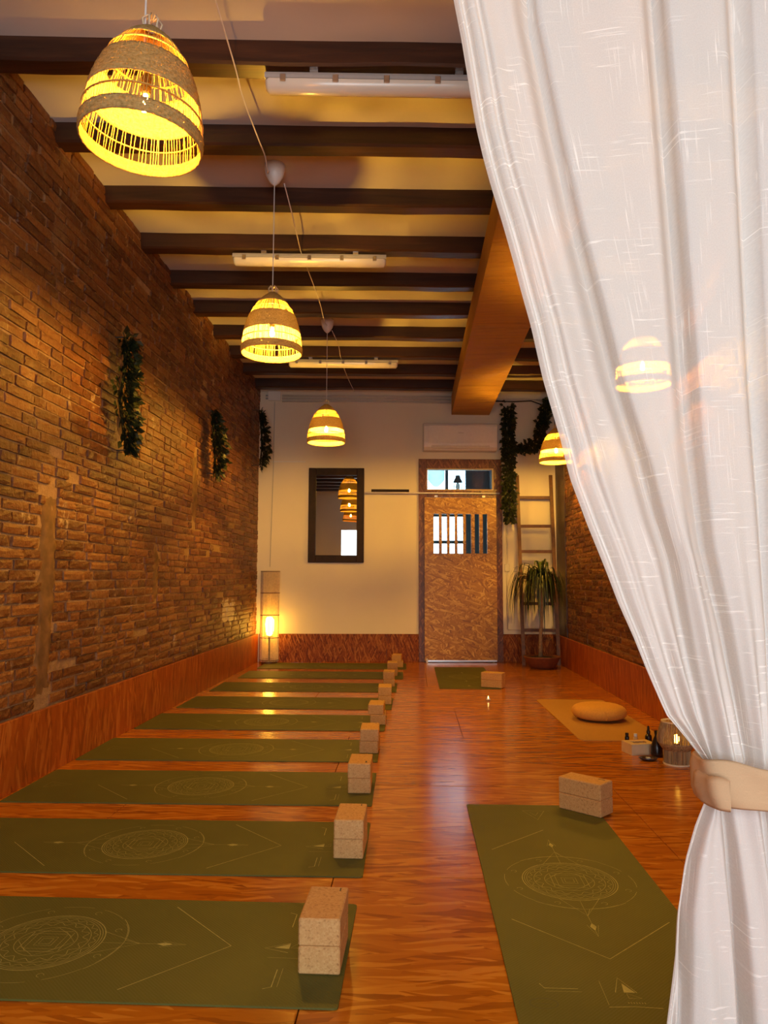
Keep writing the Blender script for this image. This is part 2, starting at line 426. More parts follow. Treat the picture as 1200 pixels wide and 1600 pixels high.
# --- brick walls -------------------------------------------------------------
def brick_variant():
    n, m_ = 5, 3; V = []; Fc = []
    for j in range(m_+1):
        for i in range(n+1):
            e = (i in (0, n)) or (j in (0, m_))
            x = .5 + (rnd(-.11, -.02) if e else rnd(-.05, .05))
            y = -.5 + i/n + (rnd(-.025, .025) if 0 < i < n else (rnd(0, .03) if i == 0 else rnd(-.03, 0)))
            z = -.5 + j/m_ + (rnd(-.035, .035))
            V.append((x, y, z))
    for j in range(m_):
        for i in range(n):
            a = j*(n+1)+i; Fc.append((a, a+1, a+n+2, a+n+1))
    k = len(V)
    V += [(-.5, -.5, -.5), (-.5, .5, -.5), (-.5, .5, .5), (-.5, -.5, .5)]
    top = [m_*(n+1)+i for i in range(n+1)]; bot = list(range(n+1))
    lef = [j*(n+1) for j in range(m_+1)]; rig = [j*(n+1)+n for j in range(m_+1)]
    Fc.append(tuple(bot[::-1] + [k, k+1])); Fc.append(tuple(top + [k+2, k+3]))
    Fc.append(tuple(lef + [k+3, k])); Fc.append(tuple(rig[::-1] + [k+1, k+2]))
    return V, Fc
VARS = [brick_variant() for _ in range(14)]
def variant_mesh(i):
    me = bpy.data.meshes.new('brick'); me.from_pydata(VARS[i][0], [], VARS[i][1]); me.materials.append(M['brick'])
    at = me.attributes.new('tint', 'FLOAT', 'FACE'); at.data.foreach_set('value', [((i*5) % 14)/13]*len(me.polygons)); me.update(); return me
VMESH = [variant_mesh(i) for i in range(14)]
def to_px(p):
    d = Vector(p) - Vector((0, 0, CAM_H)); z = d.dot(fw)
    if z < .1: return None
    return 600 + F_PX*d.dot(RT)/z, 800 - F_PX*d.dot(UP)/z
def build_brick_wall(root, xf, sgn, y0, y1, gaps, occl):
    """sgn +1: the wall faces +x. Every brick is laid out, the 300 that show largest become parts of their own."""
    bricks = []; z = .372; c = 0
    while z < ZC - .01:
        hgt = rnd(.045, .053); y = y0 - rnd(0, .28)
        while y < y1:
            L = rnd(.255, .295) if random.random() < .62 else rnd(.12, .15)
            a, b = max(y, y0), min(y+L, y1)
            zz = z + .006*math.sin(a*1.7 + c*.4) + rnd(-.003, .003)
            for g in gaps:
                if g[2] < zz + hgt and zz < g[3] and a < g[1] and b > g[0]:
                    if g[0] - a > b - g[1]: b = g[0] + rnd(-.02, .02)
                    else: a = g[1] + rnd(-.02, .02)
            mid = (a+b)/2
            if b - a > .03 and zz + hgt < ZC and random.random() > .012:
                bricks.append((mid, zz + hgt/2, b-a, hgt, rnd(-.006, .006)))
            y += L + rnd(.008, .016)
        z += hgt + rnd(.009, .013); c += 1
    score = []
    for i, (y, zc, L, h, o) in enumerate(bricks):
        a = to_px((xf, y-L/2, zc)); b = to_px((xf, y+L/2, zc)); s = 0
        if a and b:
            mx, my = (a[0]+b[0])/2, (a[1]+b[1])/2
            if 0 <= mx <= 1200 and 0 <= my <= 1600 and not occl(mx, my): s = abs(a[0]-b[0]) * h/ y
        score.append(s)
    order = sorted(range(len(bricks)), key=lambda i: -score[i]); big = set(i for i in order[:300] if score[i] > 0)
    V = []; Fc = []; T = []
    for i, (y, zc, L, h, o) in enumerate(bricks):
        k = random.randrange(14); D = .05
        x = xf + sgn*(o - D/2 + .005)
        if i in big:
            ob = bpy.data.objects.new('brick', VMESH[k]); COL.objects.link(ob); ob.parent = root
            ob.location = (x, y, zc); ob.scale = (D, L, h)
            if sgn < 0: ob.rotation_euler = (0, 0, PI)
        else:
            n = len(V)
            for p in VARS[k][0]: V.append((x + sgn*p[0]*D, y + sgn*p[1]*L, zc + p[2]*h))
            Fc += [tuple(q+n for q in f) for f in VARS[k][1]]; T += [random.random()]*len(VARS[k][1])
    me = bpy.data.meshes.new('brickwork'); me.from_pydata(V, [], Fc); me.materials.append(M['brick'])
    at = me.attributes.new('tint', 'FLOAT', 'FACE'); at.data.foreach_set('value', T); me.update()
    stuff(link(bpy.data.objects.new('brickwork', me), root))

def mortar_patch(root, xf, sgn, ya, yb_, za, zb, wob=.03):
    rows_ = []; ny, nz = 6, max(6, int((zb-za)/.05))
    for j in range(nz+1):
        q = j/nz; ca = rnd(-wob, wob); cb = rnd(-wob, wob); row = []
        for i in range(ny+1):
            u = i/ny; y = ya + ca + (yb_ - ya + cb - ca)*u
            e = min(u, 1-u, q, 1-q)
            row.append((xf + sgn*(-.02 + min(e*6, 1)*.024 + rnd(-.009, .006)), y, za + (zb-za)*q))
        rows_.append(row if sgn < 0 else row[::-1])
    MB().grid(rows_).obj('mortar_patch', M['patch'], root, True)

wl = struct(empty('wall_left'))
MB().box((XL-.25, YF-.2, 0), (XL-.008, 10.45, ZC)).obj('mortar_bed', M['mortar'], wl)
gl = [(4.08, 4.24, .37, 1.62), (5.10, 5.26, 2.05, 2.85), (6.9, 7.02, 1.6, 2.3), (5.9, 6.0, .9, 1.35)]
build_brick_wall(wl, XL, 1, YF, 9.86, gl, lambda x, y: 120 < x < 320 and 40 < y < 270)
for g in gl: mortar_patch(wl, XL, 1, g[0]-.03, g[1]+.03, g[2]-.02, g[3]+.02)
wr = struct(empty('wall_right'))
MB().box((XR+.006, YF-.2, 0), (XR+.25, 10.45, ZC)).obj('mortar_bed', M['mortar'], wr)
build_brick_wall(wr, XR, -1, 3.0, 9.55, [], lambda x, y: not (870 < x < 1045 and 715 < y < 1045 and x < 905 + (y-775)*.45))
MB().box((XR-.012, 9.55, 0), (XR+.05, 10.30, ZC)).obj('plain_pier', M['joist'], wr)
# shopfront wall behind the viewpoint
wf = struct(MB().box((XL-.25, YF-.2, 0), (XR+.25, YF, ZC)).obj('wall_front', M['plaster']))

# --- back wall: built in its own frame, origin at x = 0, local +x along the wall, local y into the wall
ANG = math.atan(.06); wb = struct(empty('wall_back', (0, 10.02, 0), ANG))
def WB(): return MB()
DX0, DX1 = .19, 1.09          # doorway
for lo_, hi_ in (((-2.35, 0, 0), (DX0, .15, ZC)), ((DX1, 0, 0), (2.3, .15, ZC)), ((DX0, 0, 2.585), (DX1, .15, ZC)), ((DX0, 0, 2.19), (DX1, .15, 2.295))):
    MB().box(lo_, hi_).obj('wall_section', M['plaster'], wb)

# --- skirting in strand board
def skirt(name, pieces, mat, loc, rz):
    r = struct(empty(name, loc, rz))
    for a, b, y0, y1, h in pieces: MB().box((a+.001, y0, 0), (b-.001, y1, h), .002).obj('board', mat, r)
skirt('baseboard_left', [(-2.5, -.2, 0, .022, .366), (-.2, 2.24, 0, .022, .366), (2.24, 4.68, 0, .022, .366), (4.68, 7.12, 0, .022, .366), (7.12, 9.56, 0, .022, .366), (9.56, 9.87, 0, .022, .366)], M['osb_side'], (XL+.032, 0, 0), PI/2)
skirt('baseboard_right', [(-2.5, -.2, 0, .022, .366), (-.2, 2.24, 0, .022, .366), (2.24, 4.68, 0, .022, .366), (4.68, 7.12, 0, .022, .366), (7.12, 9.54, 0, .022, .366), (9.54, 10.10, 0, .022, .366)], M['osb_side'], (XR-.014, 0, 0), PI/2)
skirt('baseboard_back', [(-2.03, -.35, -.022, 0, .366), (-.35, .08, -.022, 0, .366), (1.20, 1.93, -.022, 0, .366)], M['osb_back'], (0, 10.02, 0), ANG)

# --- sliding door with lattice, frame and transom light
dr = struct(empty('door_1', (0, 10.02, 0), ANG))
MB().box((.08, -.03, 0), (.185, 0, 2.715), .002).obj('jamb', M['osb_frame'], dr)
MB().box((1.095, -.03, 0), (1.205, 0, 2.715), .002).obj('jamb', M['osb_frame'], dr)
MB().box((.186, -.03, 2.59), (1.094, 0, 2.715), .002).obj('header', M['osb_frame'], dr)
MB().box((.186, -.03, 2.195), (1.094, 0, 2.288), .002).obj('transom_rail', M['osb_frame'], dr)
tf = MB()
for lo_, hi_ in (((.186, -.02, 2.289), (1.094, .03, 2.304)), ((.186, -.02, 2.574), (1.094, .03, 2.589)), ((.186, -.02, 2.305), (.201, .03, 2.573)), ((1.079, -.02, 2.305), (1.094, .03, 2.573))): tf.box(lo_, hi_)
tfo = tf.obj('transom_frame', M['box_card'], dr)
MB().box((.201, .004, 2.305), (1.079, .008, 2.573)).obj('pane', M['glass'], tfo)
leaf = MB(); LX0, LX1, LY0, LY1 = .155, 1.118, -.078, -.040; HX0, HX1, HZ0, HZ1 = .277, .995, 1.435, 1.963
for lo_, hi_ in (((LX0, LY0, .02), (HX0, LY1, 2.185)), ((HX1, LY0, .02), (LX1, LY1, 2.185)), ((HX0, LY0, .02), (HX1, LY1, HZ0)), ((HX0, LY0, HZ1), (HX1, LY1, 2.185))): leaf.box(lo_, hi_)
lf = leaf.obj('door_leaf', M['osb_door'], dr)
for cx, wd in ((.367, .038), (.473, .038), (.578, .038), (.690, .040), (.803, .048), (.912, .048)):
    MB().box((cx-wd/2, LY0+.003, HZ0-.004), (cx+wd/2, LY1-.003, HZ1+.004)).obj('bar', M['osb_door'], lf)
MB().box((LX0+.02, LY0-.004, .012), (LX1-.01, LY1+.004, .03)).obj('bottom_strip', M['steel'], dr)
MB().box((LX0+.018, LY0-.03, 0), (LX0+.038, LY0-.006, .05)).obj('floor_guide', M['white'], dr)
for cx in (.31, .95):
    MB().box((cx-.02, -.085, 2.186), (cx+.02, -.045, 2.215), .003).obj('roller', M['steel'], dr)
rl = empty('sliding_door_rail', (0, 10.02, 2.245), ANG)
tag(rl, 'long steel sliding rail running across the back wall above the strand board door', 'rail')
MB().tube([(-.645, -.065, 0), (1.17, -.065, 0)], .011, 10)  .obj('rod', M['rail'], rl, True)
MB().box((-.56, -.030, .012), (-.05, -.0, .052), .002).obj('backing_board', M['dark_frame'], rl)
for cx in (-.5, -.1, .33, .93): MB().tube([(cx, -.062, .0), (cx, -.032 if cx > 0 else -.004, .018)], .007, 6).obj('standoff', M['steel'], rl)

# --- the daylit room beyond the door (seen through lattice and transom)
bx0, bx1, by0, by1 = -.9, 2.3, 10.30, 13.4
struct(MB().box((bx0, by0, -.13), (bx1, by1, 0)).obj('floor_beyond', M['room_floor']))
struct(MB().box((bx0, by0, 3.3), (bx1, by1, 3.42)).obj('ceiling_beyond', M['room_grey']))
struct(MB().box((bx0-.1, by0, 0), (bx0, by1, 3.3)).obj('wall_beyond_left', M['room_grey']))
struct(MB().box((1.35, by0+.9, 0), (1.5, by1, 3.3)).obj('wall_beyond_right', M['room_grey']))
struct(MB().box((1.5, by0+.9, 0), (bx1, by0+1.05, 3.3)).obj('wall_beyond_return', M['room_grey']))
fwb = struct(empty('wall_beyond_back', (0, 13.2, 0)))
for lo_, hi_ in (((bx0, 0, 0), (.22, .12, 3.3)), ((.98, 0, 0), (1.35, .12, 3.3)), ((.22, 0, 0), (.98, .12, .9)), ((.22, 0, 3.2), (.98, .12, 3.3))): MB().box(lo_, hi_).obj('wall_section', M['room_grey'], fwb)
w1 = struct(empty('window_1', (0, 13.22, 0)))
for lo_, hi_ in (((.22, 0, .9), (.26, .06, 3.2)), ((.94, 0, .9), (.98, .06, 3.2)), ((.58, 0, 2.5), (.635, .06, 3.2)), ((.26, 0, 1.72), (.94, .06, 1.775)), ((.26, 0, 2.2), (.94, .06, 2.5)), ((.26, 0, 3.14), (.94, .06, 3.2)), ((.26, 0, .9), (.94, .06, .95))): MB().box(lo_, hi_).obj('window_bar', M['room_grey'], w1)
for z0, z1 in ((.95, 1.72), (1.775, 2.2), (2.5, 3.14)): MB().box((.26, .03, z0), (.94, .034, z1)).obj('pane', M['glass'], w1)
# drape swagged in the upper pane
rows_ = []
for j in range(13):
    v = j/12; row = []
    for i in range(19):
        u = i/18; sag = .30*v + .10*math.sin(PI*u)*(.3+v)
        row.append((.27+.30*u, 13.203 + .014*math.sin(v*26+u*3), 3.16 - sag*1.0))
    rows_.append(row)
dp = MB().grid(rows_).obj('drape', M['voile'], None, True)
tag(dp, 'pale swagged drape seen through the transom pane at its left end', 'drape')
ln = empty('lantern', (.70, 11.5, 2.50)); tag(ln, 'black cage lantern with a clear bulb seen through the transom above the door', 'lantern')
MB().lathe([(.005, .20), (.035, .195), (.04, .16), (.075, .09), (.072, .088), (.037, .155), (.03, .19), (.005, .195)], 16).obj('cap', M['blackwire'], ln)
MB().tube([(0, 0, .2), (0, 0, .80)], .004, 6).obj('cord', M['blackwire'], ln)
MB().lathe([(.004, -.03), (.025, -.02), (.035, .01), (.03, .05), (.015, .085)], 14).obj('bulb', M['clearbulb'], ln, True)
for k in range(8):
    a = 2*PI*k/8
    MB().tube([(.07*math.cos(a), .07*math.sin(a), .09), (.088*math.cos(a), .088*math.sin(a), .0), (.06*math.cos(a), .06*math.sin(a), -.07)], .0035, 5).obj('cage_wire', M['blackwire'], ln)
MB().lathe([(.056, -.07), (.064, -.07), (.064, -.078), (.056, -.078)], 18, closed=True).obj('cage_ring', M['blackwire'], ln)

# ------------------------------------------------------------------ cloth-clad duct under the joists
du = empty('ceiling_duct', (0, 0, 3.33)); tag(du, 'long box duct wrapped in ochre cloth running along the ceiling joists', 'duct')
dx0, dx1 = .53, 1.045
for a, b in ((10.02, 7.52), (7.52, 4.95), (4.95, 2.4), (2.4, .2)):
    n = 24; rows_ = []
    for i in range(n+1):
        y = b+.002 + (a-b-.004)*i/n; e = (min(i, n-i) > 0)
        off = .06 if a > 10 and i == n else 0
        row = []
        for j in range(9):
            u = j/8; x = dx0 + (dx1-dx0)*u
            r_ = .006*math.sin(i*1.9+u*5)*math.sin(PI*u) if e and i < 9 else .002*math.sin(i*.9+u*2)*math.sin(PI*u)
            row.append((x, (y if i < n or a < 10 else y+.06*x-.001), r_))
        rows_.append([(dx0, row[0][1], .268), *row, (dx1, row[-1][1], .268)])
    m = MB().grid(rows_); m.add(rows_[0], [tuple(range(len(rows_[0])))]); m.add(rows_[-1], [tuple(range(len(rows_[0])-1, -1, -1))])
    k = len(rows_[0]); m.add([rows_[0][0], rows_[0][-1], rows_[-1][-1], rows_[-1][0]], [(0, 1, 2, 3)])
    m.obj('duct_panel', M['duct'], du)

# ------------------------------------------------------------------ wall and ceiling fittings
def on_wall(name, label, cat, x=0.0, z=0.0, group=None):
    return tag(empty(name, (0, 10.02, 0), ANG), label, cat, group)
ac = on_wall('air_conditioner', 'white split air conditioner high on the back wall above the door', 'air conditioner')
prof = [(-.004, 2.81), (-.15, 2.81), (-.19, 2.85), (-.20, 2.92), (-.20, 3.13), (-.185, 3.165), (-.14, 3.18), (-.004, 3.18)]
m = MB(); m.grid([[(.14, y, z) for y, z in prof], [(1.12, y, z) for y, z in prof]]); m.add([(.14, y, z) for y, z in prof], [tuple(range(7, -1, -1))]); m.add([(1.12, y, z) for y, z in prof], [tuple(range(8))]); m.obj('body', M['white'], ac)
MB().box((.20, -.206, 2.90), (1.06, -.199, 3.14), .002).obj('front_panel', M['white'], ac)
MB().box((.24, -.197, 2.835), (1.02, -.178, 2.872), .003).obj('air_flap', M['offwhite'], ac)
MB().box((.60, -.2085, 3.035), (.67, -.206, 3.041)).obj('display_mark', M['grey'], ac)

cn = on_wall('wall_conduits', 'pale pipes running along the top of the back wall left of the duct', 'pipe')
for z in (3.575, 3.535, 3.495):
    MB().tube([(-1.78, -.014, z), (.525, -.014, z)], .013, 8).obj('pipe', M['offwhite'], cn, True)
cn2 = on_wall('wall_conduit', 'short loose cable run along the back wall top right of the duct', 'pipe')
MB().tube([(1.06, -.02, 3.54), (1.3, -.03, 3.535), (1.5, -.02, 3.545), (1.78, -.02, 3.535)], .012, 8).obj('pipe', M['offwhite'], cn2, True)
MB().tube([(1.06, -.035, 3.52), (1.35, -.04, 3.51), (1.62, -.035, 3.525), (1.80, -.04, 3.46)], .008, 8).obj('cable', M['black'], cn2, True)
jb = on_wall('junction_box', 'square white junction box at the top left corner of the back wall', 'box')
MB().box((-1.96, -.06, 3.50), (-1.80, 0, 3.62), .006).obj('body', M['white'], jb)
MB().box((-1.965, -.067, 3.495), (-1.795, -.0605, 3.625), .004).obj('lid', M['white'], jb)
for z in (3.53, 3.57): MB().tube([(-1.962, -.03, z), (-2.0, -.03, z)], .012, 8).obj('cable_gland', M['grey'], jb)
cb = on_wall('wall_cable', 'thin cable dropping down the back wall to the cane floor lamp', 'cable')
MB().tube([(-1.88, -.008, 3.49), (-1.885, -.008, 2.4), (-1.90, -.009, 1.6), (-1.905, -.02, 1.25)], .004, 6).obj('wire', M['grey'], cb)
mo = on_wall('wall_moulding', 'short thin white strip on the back wall left of the mirror', 'trim')
MB().box((-2.0, -.006, 2.66), (-1.45, 0, 2.675)).obj('strip', M['white'], mo)
pv = on_wall('door_side_pipe', 'thin vertical pipe beside the door behind the leafy garland', 'pipe')
MB().tube([(1.265, -.012, .43), (1.265, -.012, 1.9)], .009, 8).obj('pipe', M['offwhite'], pv, True)
MB().tube([(1.265, -.012, .425), (1.93, -.012, .42)], .009, 8).obj('pipe', M['offwhite'], pv, True)
MB().box((1.235, -.03, 1.20), (1.295, 0, 1.30), .004).obj('switch_box', M['offwhite'], pv)

mi = on_wall('wall_mirror', 'tall mirror in a broad dark wooden frame on the back wall', 'mirror')
x0, x1, z0, z1, fwid = -1.40, -.655, 1.308, 2.58, .098; mi.rotation_euler.z = ANG - .02; mi.location.y -= .022
for lo_, hi_ in (((x0, -.045, z0), (x0+fwid, 0, z1)), ((x1-fwid, -.045, z0), (x1, 0, z1)), ((x0+fwid, -.045, z0), (x1-fwid, 0, z0+fwid)), ((x0+fwid, -.045, z1-fwid), (x1-fwid, 0, z1))):
    MB().box(lo_, hi_, .004).obj('frame_rail', M['dark_frame'], mi)
MB().box((x0+fwid-.004, -.018, z0+fwid-.004), (x1-fwid+.004, -.012, z1-fwid+.004)).obj('mirror_glass', M['mirror'], mi)

def fluor(x0, x1, y, label):
    f = empty('fluorescent_batten', ((x0+x1)/2, y + SK*(x0+x1)/2, ZJ), math.atan(SK)); tag(f, label, 'light', 'unlit fluorescent battens under the joists')
    L = (x1-x0)/2
    h = [(-.045, -.03), (-.05, -.045), (-.05, -.062), (.05, -.062), (.05, -.045), (.045, -.03)]
    m = MB().grid([[(-L, a, b) for a, b in h], [(L, a, b) for a, b in h]]); m.add([(-L, a, b) for a, b in h], [tuple(range(6))]); m.add([(L, a, b) for a, b in h], [tuple(range(5, -1, -1))]); m.add([(-L, -.045, -.03), (L, -.045, -.03), (L, .045, -.03), (-L, .045, -.03)], [(0, 1, 2, 3)])
    m.obj('housing', M['grey'], f)
    pr = [(.049*math.cos(PI + PI*i/10), -.064 + .05*math.sin(PI + PI*i/10)) for i in range(11)]
    rr = [[(-L, 0, -.064)]*11, [(-L+.002, a*.6, -.064+(b+.064)*.6) for a, b in pr]] + [[(-L+.02 + (2*L-.04)*q, a, b) for a, b in pr] for q in (0, .25, .5, .75, 1)] + [[(L-.002, a*.6, -.064+(b+.064)*.6) for a, b in pr], [(L, 0, -.064)]*11]
    MB().grid(rr).obj('diffuser', M['diffuser'], f, True)
    for q in (-.85, -.42, 0, .42, .85):
        for s in (-1, 1): MB().box((q*L-.014, s*.052-.003, -.082), (q*L+.014, s*.052+.003, -.044), .002).obj('clip', M['steel'], f)
    for q in (-.6, .6): MB().box((q*L-.02, -.03, -.03), (q*L+.02, .03, .0)).obj('bracket', M['steel'], f)
fluor(-.73, .47, 3.51, 'unlit fluorescent batten nearest the viewer, partly behind the curtain')
fluor(-1.38, -.205, 5.57, 'unlit fluorescent batten above and beside the second pendant lamp')
fluor(-1.41, -.17, 8.33, 'unlit fluorescent batten farthest back near the end wall')

# ------------------------------------------------------------------ pendant lamps
NSEG = 72
PROF0 = [(.188, 0), (.191, .010), (.192, .022), (.191, .036), (.188, .060), (.184, .085), (.179, .108), (.172, .135), (.162, .165), (.150, .192), (.144, .204), (.130, .228), (.112, .252), (.100, .266), (.080, .288), (.055, .308), (.034, .322), (.022, .330)]
ZS = 1.2
PROF = [(a_, b_*ZS) for a_, b_ in PROF0]
def rad(z):
    for (r0_, z0_), (r1_, z1_) in zip(PROF[:-1], PROF[1:]):
        if z0_ <= z <= z1_: return r0_ + (r1_-r0_)*(z-z0_)/(z1_-z0_)
    return PROF[-1][0]
def band_mesh(za, zb):
    nz = max(2, int((zb-za)/.010)); zs = [za + (zb-za)*i/nz for i in range(nz+1)]
    V = []; Fc = []; U = []
    outer = [(rad(z) + .0018*math.sin(i*3.1), z) for i, z in enumerate(zs)]; inner = [(r-.0045, z) for r, z in outer][::-1]
    pr = outer + inner; n = NSEG; m_ = len(pr)
    for r, z in pr:
        for k in range(n+1):
            a = 2*PI*k/n; rr = r + .0012*math.sin(k*2.7 + z*140); V.append((rr*math.cos(a), rr*math.sin(a), z)); U.append((k/n, z*2))
    for i in range(m_):
        i2 = (i+1) % m_
        for k in range(n): Fc.append((i*(n+1)+k, i*(n+1)+k+1, i2*(n+1)+k+1, i2*(n+1)+k))
    me = bpy.data.meshes.new('woven_band'); me.from_pydata(V, [], Fc); me.materials.append(M['weave'])
    uvl = me.uv_layers.new(name='UVMap'); li = np.zeros(len(me.loops), int); me.loops.foreach_get('vertex_index', li)
    uvl.data.foreach_set('uv', np.array(U)[li].ravel()); me.polygons.foreach_set('use_smooth', [True]*len(me.polygons)); me.update(); return me
def rods_mesh(za, zb, n):
    m = MB()
    a = 0.0
    for k in range(n):
        a = 2*PI*(k + rnd(-.45, .45))/n
        if random.random() < .12: continue
        tw = rnd(-.018, .018); pts = []
        for q in (0, .5, 1):
            z = za-.004 + (zb-za+.008)*q; r = rad(min(max(z, 0), .33*ZS)) - .002; g = a + tw*(q-.5)*2
            pts.append((r*math.cos(g), r*math.sin(g), z))
        m.tube(pts, .0014, 4, False)
    for q in ((.5,)):
        z = za + (zb-za)*q; r = rad(z)
        m.lathe([(r+.0015, z-.0018), (r+.0015, z+.0018), (r-.004, z+.0018), (r-.004, z-.0018)], 48, closed=True)
    return m
BANDS = [(0, .036*ZS), (.108*ZS, .204*ZS), (.266*ZS, .330*ZS)]; OPEN = [(.036*ZS, .108*ZS, 104), (.204*ZS, .266*ZS, 80)]
bmesh_ = [band_mesh(a, b) for a, b in BANDS]
rmesh = [rods_mesh(a, b, n).mesh('cane_rods', M['rodstraw']) for a, b, n in OPEN]
km = MB()
for k in range(7):
    a = 2*PI*k/7
    km.tube([(.024*math.cos(a), .024*math.sin(a), .390), (.032*math.cos(a), .032*math.sin(a), .418), (.016*math.cos(a), .016*math.sin(a), .440), (.004*math.cos(a), .004*math.sin(a), .425)], .0028, 5)
kmesh = km.mesh('top_loops', M['stick'], True)
bulbp = [(.0005, .112), (.007, .114), (.012, .121), (.0135, .131), (.011, .147), (.007, .164), (.006, .172)]
bulbd = MB().lathe(bulbp, 16).mesh('bulb', M['bulb_dim'], True)
bulbm = MB().lathe([(.0005, .112), (.007, .114), (.012, .121), (.0135, .131), (.011, .147), (.007, .164), (.006, .172)], 16).mesh('bulb', M['bulb'], True)
sockm = MB().lathe([(.014, .174), (.016, .18), (.016, .225), (.012, .240), (.004, .25)], 14).mesh('socket', M['black'], True)
cupm = MB().lathe([(.004, -.135), (.012, -.132), (.034, -.112), (.055, -.075), (.066, -.03), (.067, -.004), (.060, 0), (.001, -.0005)], 28)
def pendant(x, y, z, label, tilt=(0, 0), spin=0.0, bulbm=bulbm):
    p = empty('pendant_lamp', (x, y, z)); tag(p, label, 'lamp', 'woven pendant lamps')
    for nm, me in [('woven_band', b) for b in bmesh_] + [('cane_rods', r) for r in rmesh] + [('top_loops', kmesh), ('bulb', bulbm), ('socket', sockm)]:
        o = bpy.data.objects.new(nm, me); link(o, p); o.rotation_euler = (tilt[0], tilt[1], spin)
        if nm == 'cane_rods': o['kind'] = 'stuff'
    L = ZC - z
    MB().tube([(0, 0, .25), (0, 0, .43), (0, 0, L-.13)], .0032, 6).obj('cord', M['cord'], p)
    cupm.obj('ceiling_cup', M['white'], p, True, (0, 0, L))
    return p
pendant(-.862, 2.22, 2.46, 'large woven pendant lamp at upper left, nearest the viewer', (.0, .05), .3, bulbd)
pendant(-.88, 4.51, 2.485, 'woven pendant lamp second from the viewer, beside the fluorescent batten', (0, .01), 1.1)
pendant(-.87, 7.37, 2.45, 'small woven pendant lamp hanging before the back wall above the mirror', (0, 0), 2.0)
pendant(1.60, 5.14, 2.43, 'woven pendant lamp seen glowing through the sheer white curtain', (0, 0), .7)
pendant(1.64, 8.50, 2.425, 'woven pendant lamp half hidden by the curtain edge above the ladder', (0, 0), 2.6)

def swag(name, pts, label):
    P = [Vector(p) for p in pts]; out = []
    for i in range(len(P)-1):
        p0, p1, p2, p3 = P[max(i-1, 0)], P[i], P[i+1], P[min(i+2, len(P)-1)]
        for q in range(6):
            t_ = q/6; out.append(.5*((2*p1) + (-p0+p2)*t_ + (2*p0-5*p1+4*p2-p3)*t_*t_ + (-p0+3*p1-3*p2+p3)*t_**3))
    out.append(P[-1]); o = MB().tube(out, .0042, 6).obj(name, M['cord'], None, True); return tag(o, label, 'cable', 'cords linking the pendant lamps')
swag('power_cord', [(-.83, 2.30, 3.62), (-.85, 2.9, 3.585), (-.87, 3.40, 3.59), (-.88, 3.62, 3.575), (-.87, 3.95, 3.56), (-.87, 4.16, 3.57), (-.89, 4.33, 3.57), (-.90, 4.43, 3.635)], 'white cord looping from the nearest pendant along the joists to the second')
swag('power_cord', [(-.83, 4.58, 3.635), (-.82, 4.85, 3.56), (-.83, 5.15, 3.54), (-.85, 5.40, 3.575), (-.855, 5.55, 3.582), (-.85, 5.75, 3.582), (-.845, 6.1, 3.585), (-.84, 6.5, 3.58), (-.85, 6.95, 3.56), (-.865, 7.29, 3.64)], 'white cord running from the second pendant cup to the third')
swag('power_cord', [(-.83, 7.44, 3.635), (-.79, 7.7, 3.57), (-.80, 8.0, 3.55), (-.81, 8.20, 3.578), (-.815, 8.4, 3.582), (-.815, 8.62, 3.582), (-.80, 9.1, 3.57), (-.77, 9.66, 3.56)], 'white cord trailing from the third pendant cup to the end wall')

# ------------------------------------------------------------------ garlands of ivy
def leaf_at(m, c, d, up, s):
    d = d.normalized(); sd = d.cross(up)
    sd = sd.normalized() if sd.length > 1e-4 else d.orthogonal().normalized(); nn = sd.cross(d)
    b = c; m.add([b, b + d*s*.45 + sd*s*.34 + nn*s*.08, b + d*s, b + d*s*.45 - sd*s*.34 + nn*s*.08, b + d*s*.5], [(0, 1, 4), (1, 2, 4), (2, 3, 4), (3, 0, 4)])
def garland(branches, size, label, loc, wallnormal):
    g = empty('ivy_garland', loc); tag(g, label, 'garland', 'ivy garlands')
    m = MB(); wn = Vector(wallnormal)
    for path, radii, nleaf in branches:
        P = [Vector(p) for p in path]
        seg = [(P[i+1]-P[i]).length for i in range(len(P)-1)]; T = sum(seg)
        MB().tube(P, .012, 6).obj('stem', M['ivy'], g)
        for q in (P[0], P[-1]): MB().tube([q, q - wn*(q.dot(wn) + HOOK)], .005, 5).obj('hook', M['blackwire'], g)
        for _ in range(nleaf):
            s = rnd(0, T); i = 0
            while i < len(seg)-1 and s > seg[i]: s -= seg[i]; i += 1
            q = s/seg[i]; c = P[i].lerp(P[i+1], q); r = radii[i] + (radii[i+1]-radii[i])*q
            v = Vector((rnd(-1, 1), rnd(-1, 1), rnd(-.9, .4)))
            if v.dot(wn) < 0: v -= wn*v.dot(wn)*1.6
            v.normalize(); leaf_at(m, c + v*r*rnd(.15, .72), v + Vector((0, 0, rnd(-.9, .1))), wn + Vector((rnd(-.5, .5), rnd(-.5, .5), rnd(-.5, .5))), size*rnd(.7, 1.25))
    stuff(m.obj('leaves', M['ivy'], g))
HOOK = .048
garland([([(.02, .05, .04), (.04, .02, -.2), (.03, -.03, -.42), (.03, .06, -.62), (.03, .14, -.74)], [.11, .15, .19, .15, .07], 620)], .062, 'dark ivy garland nearest the viewer on the long brick wall', (XL+.05, 4.93, 2.72), (1, 0, 0))
garland([([(.02, .0, 0), (.04, .0, -.25), (.04, .06, -.45), (.03, .10, -.62)], [.06, .17, .21, .10], 480)], .062, 'dark ivy garland in the middle of the three on the brick wall', (XL+.05, 7.25, 2.76), (1, 0, 0))
HOOK = .068
garland([([(.02, .0, .02), (.05, .02, -.28), (.06, .0, -.5), (.04, .0, -.70)], [.05, .16, .17, .07], 420)], .062, 'dark ivy garland at the far corner beside the white wall', (XL+.07, 9.40, 3.24), (1, 0, 0))
HOOK = .125
